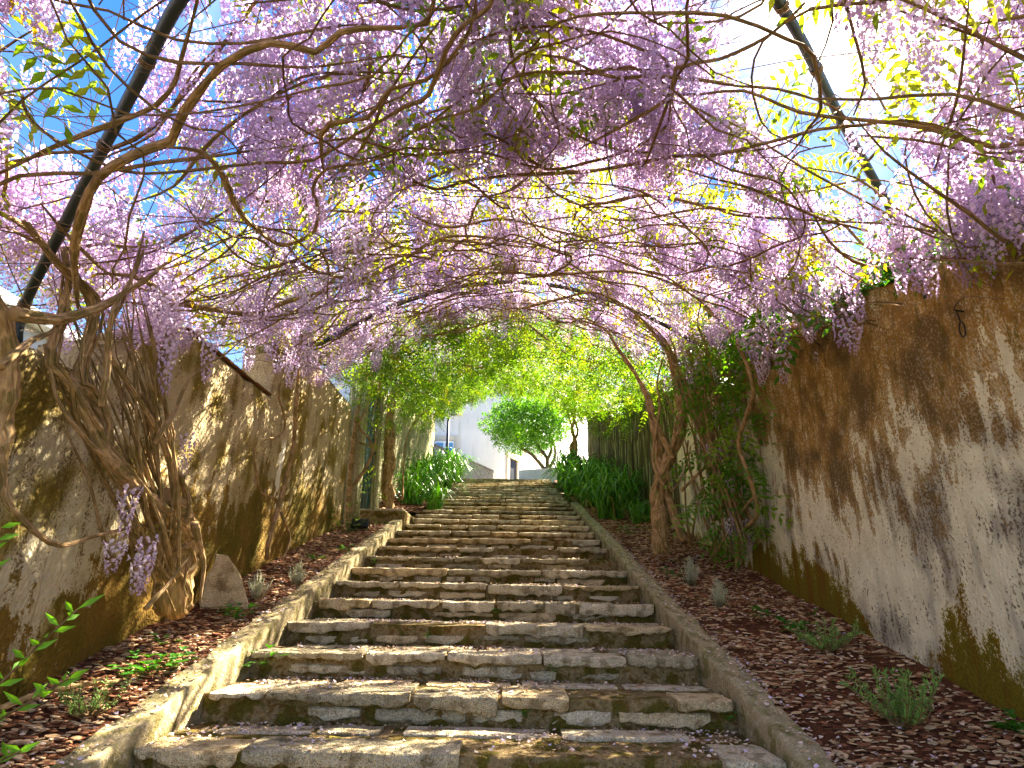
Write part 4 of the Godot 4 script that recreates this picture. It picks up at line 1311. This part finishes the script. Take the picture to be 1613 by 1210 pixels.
	many("wall_leaves", M.leaves[2], M.leaf, wl.slice(190), wt.slice(190), o)
	for i in 20:
		var p := Vector3(2.35 + rnd(-0.12, 0.05), rnd(2.2, 3.6), -6.6 + rnd(-0.5, 0.3))
		if i == 0: p = Vector3(2.4, 2.2, -6.55)
		piece("flower_cluster", M.racemes[i % 3], M.flower, o).transform = hung(p - o.position, rnd(0.6, 0.9), 0.12)
	var fa := []
	var ft := []
	var la := []
	var lt := []
	for i in 1400:
		la.append(spread(overhead(rnd(-0.1, 2.5), rnd(8.3, 14.0), rnd(-0.42, 0.5)) - o.position, rnd(0.8, 1.4)))
		lt.append(leaf_tint(0.3))
	for i in 150:
		fa.append(hung(overhead(rnd(-0.1, 2.3), rnd(8.5, 12.0), rnd(-0.1, 0.2)) - o.position, rnd(0.6, 0.95)))
		ft.append(Color(0.8, 0.6, 0.55) if rng.randf() < 0.6 else Color(0.9, 0.9, 0.9))
	side_leaves(o, 1.0, 8.2, 14.0, 520)
	many("upper_leaves", M.leaves[0], M.leaf, la, lt, o)
	many("upper_flower_clusters", M.racemes[1], M.flower, fa, ft, o)
	# ---- the climber on the middle left wall
	o = plant("wisteria", "slender bare climber on the left wall behind the leaning rock", Vector3(-2.4, 1.65, -6.2))
	var climbers := [
		[0.026, 0.018, -2.40, 1.87, -6.51, -2.38, 2.01, -6.44, -2.36, 2.39, -6.54, -2.34, 2.79, -6.64, -2.31, 3.03, -6.62, -2.29, 3.53, -6.47, -2.27, 3.89, -6.35, -2.25, 4.17, -6.28],
		[0.014, 0.01, -2.42, 2.42, -6.68, -2.42, 2.47, -6.58, -2.42, 2.47, -6.21, -2.41, 2.61, -6.00, -2.41, 2.83, -5.87, -2.41, 2.96, -6.03, -2.41, 3.08, -6.41, -2.41, 3.22, -6.57, -2.41, 3.35, -6.49, -2.40, 3.41, -6.34, -2.40, 3.56, -6.23, -2.40, 3.92, -6.37],
		[0.015, 0.012, -2.35, 2.34, -6.61, -2.33, 2.28, -6.62, -2.32, 2.08, -6.88, -2.30, 1.87, -6.66],
	]
	stems(o, "stem", climbers, M.bark, 8)
	shoots(o, -2.7, -1.2, 5.0, 8.0, 10, 0.01)
	# ---- the curling plant beside the gate
	o = plant("wisteria", "curling wisteria with yellowish leaves growing before the green gate", Vector3(-2.46, 2.4, -9.9))
	var curls := [
		[0.05, 0.011, -2.48, 2.33, -9.90, -2.51, 3.08, -9.88, -2.51, 3.49, -9.86, -2.50, 3.85, -9.84, -2.47, 4.37, -9.82, -2.43, 4.69, -9.80, -2.35, 4.90, -9.78, -2.17, 5.15, -9.76, -1.74, 5.42, -9.74, -1.12, 5.75, -9.72, -0.49, 5.92, -9.70],
		[0.026, 0.008, -2.47, 3.10, -9.90, -2.30, 3.35, -9.88, -2.19, 3.65, -9.86, -2.28, 3.90, -9.84, -2.43, 4.04, -9.82, -2.35, 4.30, -9.80, -2.27, 4.49, -9.78, -2.32, 4.66, -9.76, -2.12, 4.82, -9.74, -1.86, 4.81, -9.72, -1.69, 4.64, -9.70],
		[0.018, 0.006, -2.43, 3.81, -9.90, -2.17, 3.74, -9.83, -2.15, 3.93, -9.77, -2.22, 4.17, -9.70],
		[0.02, 0.010, -2.15, 4.87, -9.90, -2.19, 4.41, -9.80, -2.19, 4.22, -9.70],
	]
	stems(o, "stem", curls, M.bark, 9, 0.3)
	shoots(o, -2.5, 0.2, 8.5, 12.0, 34, 0.018)
	twigs(o, -2.5, 0.1, 8.4, 12.0, 260)
	canopy(o, -2.5, 0.2, 8.3, 12.0, 150, 1200, 0.25, 40, -0.1)
	side_leaves(o, -1.0, 8.6, 12.0, 420)
	for i in 46:
		piece("leaf", M.leaves[i % 2], M.leaf, o).transform = spread(Vector3(-2.35 + rnd(-0.12, 0.3), rnd(2.9, 5.0), -9.9 + rnd(-0.3, 0.3)) - o.position, rnd(0.6, 1.0))
	# ---- the braided trunk past the gate
	o = plant("wisteria", "dark braided wisteria trunk just beyond the green gate", Vector3(-2.35, 2.95, -12.3))
	var braid := [
		[0.1, 0.015, -2.28, 2.96, -12.30, -2.38, 3.34, -12.29, -2.40, 4.10, -12.28, -2.47, 4.59, -12.26, -2.39, 5.14, -12.25, -2.34, 5.50, -12.24, -2.02, 5.78, -12.22, -1.38, 5.98, -12.21, -0.60, 5.90, -12.20],
		[0.06, 0.020, -2.36, 2.96, -12.30, -2.28, 3.34, -12.28, -2.45, 3.83, -12.26, -2.32, 4.46, -12.24, -2.47, 5.10, -12.22, -2.59, 5.63, -12.20],
		[0.05, 0.013, -2.24, 2.96, -12.30, -2.37, 3.46, -12.28, -2.29, 3.96, -12.27, -2.43, 4.46, -12.25, -2.35, 5.11, -12.23, -2.14, 5.57, -12.22, -1.50, 5.63, -12.20],
		[0.02, 0.006, -2.08, 3.22, -12.30, -2.08, 4.34, -12.28, -1.85, 4.85, -12.25, -1.61, 5.04, -12.22, -1.36, 5.23, -12.20],
	]
	stems(o, "trunk", braid, M.bark, 10, 0.3)
	twined(o, braid[0], 4, 0.85, 0.028)
	shoots(o, -2.5, 0.0, 11.5, 20.6, 60, 0.02)
	twigs(o, -2.5, 0.0, 12.0, 20.7, 420)
	canopy(o, -2.5, 0.0, 12.0, 20.7, 160, 2300, 0.5, 30, -0.16)
	side_leaves(o, -1.0, 12.0, 20.4, 700)
	# ---- the last plant at the head of the steps
	o = plant("wisteria", "last wisteria on the right at the head of the steps with interlaced brown stems", Vector3(2.0, 5.3, -20.2))
	var last := [
		[0.09, 0.015, 2.01, 5.38, -20.20, 2.09, 6.10, -20.16, 1.98, 6.61, -20.12, 2.07, 7.03, -20.08, 1.85, 7.45, -20.04, 1.54, 7.72, -20.00],
		[0.06, 0.015, 2.15, 5.38, -20.20, 1.92, 5.99, -20.16, 2.16, 6.51, -20.12, 2.01, 7.14, -20.08, 2.21, 7.56, -20.04, 2.38, 7.94, -20.00],
		[0.05, 0.010, 1.86, 5.38, -20.20, 2.03, 6.30, -20.15, 1.90, 6.93, -20.10, 1.74, 7.35, -20.05, 1.64, 7.66, -20.00],
	]
	stems(o, "trunk", last, M.bark, 9, 0.3)
	shoots(o, 0.0, 2.5, 13.5, 20.6, 46, 0.02)
	twigs(o, 0.0, 2.4, 14.0, 20.7, 300)
	canopy(o, 0.0, 2.5, 14.0, 20.7, 180, 1800, 0.35, 30, -0.16)
	side_leaves(o, 1.0, 14.0, 20.4, 500)

# ------------------------------------------------------------------ planting
func strap_clump(label: String, at: Vector3, size: float, blades: Array, count: int) -> void:
	var o := thing("agapanthus", label, "plant", at, "clumps of strap leaves beside the upper steps")
	for i in count:
		var b := piece("leaf", blades[0 if i % 17 == 5 else 1 + i % 5], M.blade, o)
		b.transform = Transform3D((Basis(Vector3.UP, rnd(0, TAU)) * Basis(Vector3(0, 0, 1), rnd(-0.35, 0.2)) * Basis(Vector3.RIGHT, rnd(-0.3, 0.3))).scaled(Vector3(size, size * rnd(0.75, 1.2), size)), Vector3(rnd(-0.2, 0.2), 0, rnd(-0.2, 0.2)) * size)

func blade(c: Color, rise: float, reach: float, wide: float) -> ArrayMesh:
	var st := begin()
	var n := 6
	for i in n:
		for s in 2:
			var q := []
			for k in [i, i + 1]:
				var t := float(k) / n
				var p := Vector3(reach * (t * 0.35 + t * t * 0.65), rise * sin(t * 2.6), 0)
				var w := wide * (1.0 - pow(t, 3.0)) * 0.5
				q.append([p, p + Vector3(0, w * 0.35, w * (1 if s else -1))])
			st.set_color(c)
			if s: quad(st, q[0][0], q[0][1], q[1][1], q[1][0])
			else: quad(st, q[0][1], q[0][0], q[1][0], q[1][1])
	return done(st)

func planting() -> void:
	var blades := []
	blades.append(blade(Color(0.3, 0.27, 0.06), 0.3, 0.5, 0.024))
	for k in 5: blades.append(blade(Color(0.04, 0.15, 0.012).lerp(Color(0.12, 0.30, 0.02), k / 4.0), 0.5 + 0.05 * k, 0.44 + 0.06 * (4 - k), 0.03))
	var left := [[-2.05, 13.2, 0.85], [-1.95, 14.4, 1.1], [-2.1, 15.6, 1.15], [-1.85, 16.6, 1.1], [-2.0, 18.0, 1.2], [-1.8, 19.3, 1.2], [-1.5, 12.6, 0.6]]
	var words := ["agapanthus clump nearest the gate on the left", "second agapanthus clump from the gate on the left", "dark middle agapanthus clump on the left of the upper steps", "agapanthus clump hanging over the left end of the upper steps", "second agapanthus clump from the top on the left", "bright sunlit agapanthus clump at the top left of the steps", "small low tuft of strap leaves at the edge of the left steps"]
	for k in left.size(): strap_clump(words[k], Vector3(left[k][0], ramp(left[k][1]) - 0.03, -left[k][1]), left[k][2] * 1.12, blades, 80)
	var right := [[2.15, 10.7, 0.55], [1.75, 11.4, 1.0], [2.15, 12.4, 1.05], [1.7, 13.2, 1.15], [2.0, 14.6, 1.15], [1.6, 15.6, 1.15], [2.0, 17.0, 1.2], [1.65, 18.4, 1.25], [2.05, 19.4, 1.2]]
	words = ["agapanthus clump nearest the right hand trunks", "agapanthus clump at the edge of the right mulch bed", "second agapanthus clump along the right wall", "agapanthus clump leaning over the right kerb", "third agapanthus clump along the right wall", "agapanthus clump over the right end of the upper steps", "fourth agapanthus clump along the right wall", "bright agapanthus clump at the top right of the steps", "topmost agapanthus clump before the last wisteria trunk"]
	for k in right.size(): strap_clump(words[k], Vector3(right[k][0], ramp(right[k][1]) - 0.03, -right[k][1]), right[k][2] * 1.12, blades, 80)
	# grey lavenders
	var grey_leaf := Color(0.40, 0.40, 0.25)
	for q in [[-2.16, 5.76, 0.23, "grey lavender tuft right of the leaning rock"], [-2.03, 6.35, 0.22, "grey lavender tuft farther up the left bed"], [1.79, 6.55, 0.27, "grey lavender tuft below the right trunks beside a broad leaved plant"], [1.80, 5.75, 0.23, "grey lavender tuft alone in the middle of the right bed"]]:
		var o := thing("lavender", q[3], "lavender", Vector3(q[0], bed_height(q[0], q[1]), -q[1]), "grey lavender tufts in the mulch")
		var st := begin()
		st.set_color(grey_leaf * 0.8)
		for i in 46:
			var a := rnd(0, TAU)
			var r := rnd(0.02, 1.0)
			var tip: Vector3 = Vector3(cos(a) * r * 0.52, rnd(0.75, 1.0) * (1.1 - r * 0.45), sin(a) * r * 0.52) * q[2] * rnd(0.7, 1.15)
			tube(st, [Vector3(cos(a), 0, sin(a)) * r * 0.05, tip * Vector3(0.7, 0.5, 0.7), tip], 0.0035, 0.002, 3)
			for k in 4:
				var p: Vector3 = tip * (0.45 + k * 0.16)
				var out := Vector3(rnd(-1, 1), rnd(0.3, 1.4), rnd(-1, 1)).normalized()
				leaflet(st, p, out, out.cross(Vector3(1, 0.2, 0)).normalized(), 0.035, 0.007, grey_leaf)
		part("foliage", done(st), M.dull_leaf, o)
	# sprawling rosemary bushes
	for q in [[2.12, 4.55, 0.30, 26, "sprawling green rosemary in the right bed below the moss patch"], [1.98, 3.55, 0.40, 34, "largest sprawling rosemary at the lower right before the wall"], [-2.10, 3.55, 0.26, 18, "thin rosemary at the lower left in the mulch"]]:
		var o := thing("rosemary", q[4], "rosemary", Vector3(q[0], bed_height(q[0], q[1]), -q[1]), "rosemary bushes in the mulch")
		for i in q[3]:
			var a := rnd(0, TAU)
			var r := rnd(0.2, 1.0)
			var p := [Vector3.ZERO, Vector3(cos(a) * r * 0.45, 0.12 + 0.2 * rng.randf(), sin(a) * r * 0.45) * q[2] * 1.3, Vector3(cos(a) * r * 0.85, 0.25 + 0.45 * rng.randf(), sin(a) * r * 0.85) * q[2]]
			var line := smooth_line(p, 0.02)
			var st := begin()
			tube(st, line, 0.004, 0.002, 4)
			var tw := piece("twig", done(st), M.bark, o)
			var ls := begin(true)
			for k in range(line.size() / 3, line.size()):
				for s in 4:
					var out := Vector3(rnd(-1, 1), rnd(0.2, 1.2), rnd(-1, 1)).normalized()
					leaflet(ls, line[k], out, out.cross(Vector3(0.2, 0.1, 1)).normalized(), rnd(0.022, 0.036), 0.008, Color(0.17, 0.33, 0.06) * rnd(0.7, 1.5))
			piece("foliage", done(ls), M.dull_leaf, tw)
	# little leafy plants
	var small := [[-2.08, 5.2, 0.19, 24, "bright green seedling beside the leaning rock"], [-2.14, 4.1, 0.22, 34, "feathery green plant in the sunlit mulch by the old stump"], [-2.04, 4.25, 0.15, 10, "little upright shoot beside the feathery plant"], [-1.98, 8.0, 0.16, 14, "low broad leaved plant near the floodlight"], [-2.2, 7.4, 0.13, 10, "low leafy plant under the upper left wall"], [1.68, 6.75, 0.17, 14, "broad leaved plant at the foot of the right trunks"], [2.02, 5.4, 0.13, 16, "tiny dark green plant in the right bed"], [2.12, 5.05, 0.17, 22, "small green plant farther down the right bed"], [2.42, 5.3, 0.09, 7, "small seedling close to the mossy right wall"], [2.45, 3.35, 0.16, 16, "green weed at the foot of the right wall near the corner"], [-2.3, 4.55, 0.1, 9, "small green weed under the twisted stump"], [1.75, 9.6, 0.5, 44, "tall spindly green shrub beside the agapanthus on the right"], [-2.3, 9.2, 0.6, 50, "pale leaved shrub at the foot of the gate wisteria"]]
	for q in small:
		var o := thing("leafy_plant", q[4], "plant", Vector3(q[0], bed_height(q[0], q[1]) - 0.005, -q[1]), "small leafy plants in the mulch")
		herb(o, q[2], q[3], Color(0.06, 0.2, 0.02) if q[2] < 0.3 else Color(0.12, 0.19, 0.06))
	# weeds in the joints of the steps
	var weeds := [[1, -1.62, "leafy weed at the left end of the step beside the kerb", 0.19], [2, -0.62, "tiny weed in the riser left of the middle", 0.05], [1, 0.3, "weed under the nose right of the middle of the step", 0.07], [5, 1.2, "weed at the right end of an upper step by the kerb", 0.07], [0, 1.22, "little weed at the foot of the right kerb", 0.06], [3, -0.1, "weed in the joint of a middle step", 0.06], [6, -1.62, "weed at the left end of an upper step", 0.08], [0, 0.1, "weed on the third step from the bottom", 0.05], [2, 0.6, "small weed low in the riser right of the middle", 0.045]]
	for q in weeds:
		var o := thing("weed", q[2], "weed", Vector3(q[1], nose(q[0], q[1]) - 0.1, -(3.907 + RUN * q[0]) + 0.012), "weeds in the joints of the steps")
		herb(o, q[3], 9, Color(0.07, 0.22, 0.02))
	# the leafy young stems that reach in at the lower left, and a leaf at the lower right corner
	var o := thing("leafy_shrub", "bright green young stems with pointed leaves reaching in at the lower left", "shrub", Vector3(-2.2, 0.88, -2.8))
	for q in [[Vector3(-0.05, 0, 0), Vector3(0.1, 0.3, -0.05), Vector3(0.33, 0.62, -0.12)], [Vector3(-0.05, 0, 0), Vector3(0.12, 0.16, 0.0), Vector3(0.42, 0.36, -0.02)], [Vector3(-0.08, 0, 0.05), Vector3(-0.02, 0.5, 0.05), Vector3(0.02, 0.95, 0.02)], [Vector3(0, -0.05, 0.1), Vector3(0.15, 0.02, 0.1), Vector3(0.36, 0.12, 0.08)]]:
		var line := smooth_line(q, 0.027)
		var sg := piece("stem", stem(q, 0.007, 0.003, 6, 0.1), M.bark, o)
		for k in range(1, line.size()):
			var st := begin(true)
			var a := k * 2.4
			var out := (Vector3(cos(a), rnd(0.2, 0.9), sin(a))).normalized()
			leaflet(st, Vector3.ZERO, out, out.cross(Vector3(0.3, 0, 1)).cross(out).normalized(), rnd(0.06, 0.12), 0.026, Color(0.17, 0.42, 0.03) * rnd(0.8, 1.2))
			piece("leaf", done(st), M.leaf, sg).position = line[k]
	o = thing("leafy_shrub", "yellow edged leaves at the lower right corner before the wall", "shrub", Vector3(2.38, 0.72, -2.95))
	for k in 5:
		var st := begin(true)
		var out := Vector3(-0.9 + k * 0.35, 0.45 - 0.1 * (k % 2), 0.3 - k * 0.1).normalized()
		leaflet(st, Vector3(0, 0.08, 0), out, Vector3.UP, 0.17, 0.07, Color(0.34, 0.38, 0.05) if k % 2 else Color(0.14, 0.32, 0.03))
		piece("leaf", done(st), M.leaf, o)
	# orange flowers at the lower left corner
	o = thing("orange_flowers", "small orange flowers low in the mulch at the lower left corner", "flower", Vector3(-2.02, bed_height(-2.02, 2.55), -2.55))
	for k in 4:
		var st := begin(true)
		for j in 5:
			var a := TAU * j / 5.0
			petal(st, Vector3.ZERO, Vector3(cos(a), 0.35, sin(a)).normalized(), Vector3(-sin(a), 0, cos(a)), 0.035, Color(0.8, 0.22, 0.01))
		piece("flower", done(st), M.leaf, o).position = Vector3(-0.05 + k * 0.11, 0.03 + 0.02 * (k % 2), -0.05 * k + 0.08)
	# foliage that tops the right wall
	var at := []
	var tint := []
	for i in 900:
		var d := rnd(1.8, 4.6)
		var p := Vector3(WALL + rnd(0.0, 0.9), up_from_ramp(d, 2.62 + rnd(0.0, 0.55) * (1.0 - absf(d - 2.9) / 2.2)), -d)
		at.append(spread(p, rnd(0.7, 1.2)))
		tint.append(Color(0.5, 0.75, 0.6).lerp(Color(1.2, 1.1, 0.8), rng.randf() * rng.randf()))
	o = thing("creeper", "dark green creeper spilling over the top of the near right wall", "creeper")
	many("foliage", M.leaves[2], M.leaf, at, tint, o)

func herb(o: Node3D, size: float, count: int, c: Color) -> void:
	for i in count:
		var st := begin(true)
		var a := rnd(0, TAU)
		var up := rnd(0.3, 1.3)
		var out := Vector3(cos(a), up, sin(a)).normalized()
		var foot := out * size * rnd(0.2, 0.9)
		st.set_color(c * 0.8)
		tri(st, Vector3(-0.0015, 0, 0), foot, Vector3(0.0015, 0, 0))
		for k in 3:
			var b := out.rotated(Vector3.UP, (k - 1) * 0.8)
			leaflet(st, foot, (b + Vector3(0, -0.25, 0)).normalized(), Vector3.UP, minf(size * rnd(0.35, 0.55), rnd(0.05, 0.08)), minf(size * 0.2, 0.028), c * rnd(0.75, 1.3))
		piece("leaf", done(st), M.leaf, o)

# ------------------------------------------------------------------ litter
func litter() -> void:
	var st := begin(true)                # a bark chip
	var e := [Vector3(-0.5, 0, -0.2), Vector3(-0.2, 0, -0.5), Vector3(0.45, 0, -0.35), Vector3(0.5, 0, 0.15), Vector3(0.1, 0, 0.5), Vector3(-0.4, 0, 0.35)]
	for k in 6:
		var a: Vector3 = e[k]
		var b: Vector3 = e[(k + 1) % 6]
		var up := Vector3(0, 0.2, 0)
		tri(st, up + Vector3(0, 0.06, 0), a + up, b + up)
		quad(st, b, b + up, a + up, a)
	var chip := done(st)
	var at := []
	var tint := []
	var places := [[-2.53, -1.86, 0.6, 10.3, 13000], [1.44, 2.53, 0.6, 13.0, 24000], [-2.5, -1.75, 12.0, 20.0, 1500], [1.4, 2.5, 13.0, 20.0, 1500]]
	for q in places:
		for i in q[4]:
			var x := rnd(q[0], q[1])
			var d: float = lerpf(q[2], q[3], pow(rng.randf(), 1.25))
			var bare := n3(Vector3(x, 40.0, d), 1.6)
			if bare < -0.22 and rng.randf() < 0.75: continue
			var s := rnd(0.011, 0.042) * (0.75 + 0.5 * rng.randf())
			at.append(Transform3D(Basis.from_euler(Vector3(rnd(-0.5, 0.5), rnd(0, TAU), rnd(-0.5, 0.5))).scaled(Vector3(s * rnd(0.8, 1.7), s * 0.6, s * 0.7)), Vector3(x, bed_height(x, d) + rnd(0, 0.012), -d)))
			var t := rng.randf()
			tint.append(Color(0.12, 0.042, 0.018).lerp(Color(0.30, 0.12, 0.05), rng.randf()) if t < 0.54 else Color(0.38, 0.21, 0.09).lerp(Color(0.62, 0.44, 0.25), rng.randf()))
	var chips := many("bark_chips", chip, M.chip, at, tint)
	tag(chips, "reddish brown bark chips spread over the beds", "bark mulch")
	# petals that have dropped on beds, steps and kerbs
	st = begin(true)
	petal(st, Vector3(-0.5, 0, 0), Vector3(1, 0.1, 0).normalized(), Vector3(0, 0, 1), 1.0, Color(1, 1, 1), 0.3)
	var drop := done(st)
	at = []
	tint = []
	var colours := [Color(0.62, 0.47, 0.36), Color(0.58, 0.43, 0.26), Color(0.5, 0.34, 0.2), Color(0.7, 0.56, 0.42), Color(0.4, 0.25, 0.14), Color(0.6, 0.48, 0.54)]
	for i in 6500:
		var left := rng.randf() < 0.36
		var x := rnd(-2.5, -1.86) if left else rnd(1.44, 2.5)
		var d := lerpf(0.8, 10.2, pow(rng.randf(), 1.2))
		if n3(Vector3(x, 60.0, d), 1.4) < 0.0 and rng.randf() < 0.7: continue
		if rng.randf() < 0.25: x = (-1.88 - rnd(0, 0.06)) if left else (1.46 + rnd(0, 0.06))
		at.append(fallen(Vector3(x, bed_height(x, d) + 0.025, -d)))
		tint.append(colours[rng.randi() % 6])
	for n in range(-7, 14):
		for i in (900 if n < 3 else 500 if n < 7 else 220):
			var x := rnd(LEFT + 0.02, RIGHT - 0.02)
			var back := RUN * (1.0 - pow(rng.randf(), 1.6)) * 0.98 + 0.03
			if n3(Vector3(x, n * 3.0, back * 0.6), 1.3) < 0.02 and rng.randf() < 0.85: continue
			at.append(fallen(Vector3(x, nose(n, x) + (0.006 if back < 0.4 else -0.002) + rnd(0, 0.006), -(3.907 + RUN * n) - back)))
			tint.append(colours[rng.randi() % 6])
	for i in 900:
		var left := rng.randf() < 0.5
		var d := rnd(1.5, 10.0)
		var x := LEFT - rnd(0.02, 0.15) if left else RIGHT + rnd(0.02, 0.15)
		at.append(fallen(Vector3(x, 1.038 + 0.2396 * (d - 3.907) + (0.092 if left else 0.062), -d)))
		tint.append(colours[rng.randi() % 6])
	var sticks := begin()
	for i in 150:
		var left := rng.randf() < 0.4
		var x := rnd(-2.45, -1.9) if left else rnd(1.5, 2.45)
		var d := lerpf(1.6, 9.5, pow(rng.randf(), 1.2))
		var c := Vector3(x, bed_height(x, d) + 0.03, -d)
		var dir := Vector3(rnd(-1, 1), rnd(-0.12, 0.2), rnd(-1, 1)).normalized() * rnd(0.05, 0.16)
		var r := rnd(0.002, 0.005)
		tube(sticks, [c - dir, c + Vector3(rnd(-0.02, 0.02), 0.01, rnd(-0.02, 0.02)), c + dir], r, r * 0.6, 4)
	var scattered := part("fallen_twigs", done(sticks), M.bark)
	tag(scattered, "short dry twigs scattered over the mulch of both beds", "twigs", "", "stuff")
	var m := leafy(Color(0.4, 0.4, 0.4), 0.8)
	tag(many("fallen_petals", drop, m, at, tint), "dropped lilac and tan petals scattered on the beds and steps", "petals")

func fallen(p: Vector3) -> Transform3D:
	return Transform3D(Basis.from_euler(Vector3(rnd(-0.5, 0.5), rnd(0, TAU), rnd(-0.5, 0.5))).scaled(Vector3.ONE * rnd(0.012, 0.026)), p)

# ------------------------------------------------------------------ odd things
func small_things() -> void:
	# the rock that leans on the left wall
	var st := begin()
	block(st, cuts(6, 0.06), cuts(8, 0.05), cuts(4, 0.1), func(p: Vector3) -> Vector3:
		var y := p.y * 0.43
		var half := 0.18 * (1.0 - pow(p.y, 1.5) * 0.8)
		var q := Vector3((p.x - 0.5) * 2.0 * half + 0.04 - 0.1 * p.y, y, (p.z - 0.5) * 0.13 - 0.08 * p.y)
		return q + Vector3(n3(q, 4.0), n3(q + Vector3.ONE, 4.0), n3(q, 6.0)) * 0.045)
	var rock := part("rock", done(st), M.stone_warm)
	rock.position = Vector3(-2.33, bed_height(-2.33, 5.45) - 0.03, -5.45)
	rock.rotation.y = 0.35
	tag(rock, "pale pointed rock leaning on the left wall", "rock")
	# floodlight by the landing
	var o := thing("floodlight", "small black floodlight on the ground by the gate landing", "floodlight", Vector3(-2.17, bed_height(-2.17, 9.35) + 0.02, -9.35))
	var tilted := Transform3D(Basis(Vector3.RIGHT, -0.6), Vector3(0, 0.1, 0))
	st = begin()
	box(st, Vector3(-0.12, -0.07, -0.04), Vector3(0.12, 0.07, 0.03), tilted, 0.01)
	part("housing", done(st), M.black, o)
	st = begin()
	box(st, Vector3(-0.105, -0.055, -0.046), Vector3(0.105, 0.055, -0.041), tilted, 0.001)
	part("glass", done(st), M.glass, o)
	st = begin()
	tube(st, [Vector3(-0.135, 0.1, 0), Vector3(-0.135, 0.01, 0.0), Vector3(0.135, 0.01, 0), Vector3(0.135, 0.1, 0)], 0.009, 0.009, 6)
	part("bracket", done(st), M.black, o)
	# dead branch on the mulch, dead stake by the rock
	tag(part("fallen_branch", stem([Vector3(-2.5, bed_height(-2.5, 3.35) + 0.03, -3.3), Vector3(-2.38, bed_height(-2.38, 3.6) + 0.06, -3.6), Vector3(-2.2, bed_height(-2.2, 3.9) + 0.03, -3.95)], 0.018, 0.01, 8, 0.2), M.bark_pale), "pale dead branch lying on the mulch below the left wall", "branch")
	# outbuilding beyond the left wall
	o = thing("outbuilding", "pale plastered outbuilding seen through the stems above the left wall", "house", Vector3(-6.2, 0, -8.0))
	st = begin()
	box(st, Vector3(-4.0, 0.6, -7.0), Vector3(0.0, 4.75, 5.2))
	part("wall", done(st), M.white_wall, o)
	st = begin()
	box(st, Vector3(-4.2, 4.753, -7.2), Vector3(0.22, 4.9, 5.4))
	part("roof", done(st), M.white_wall, o)
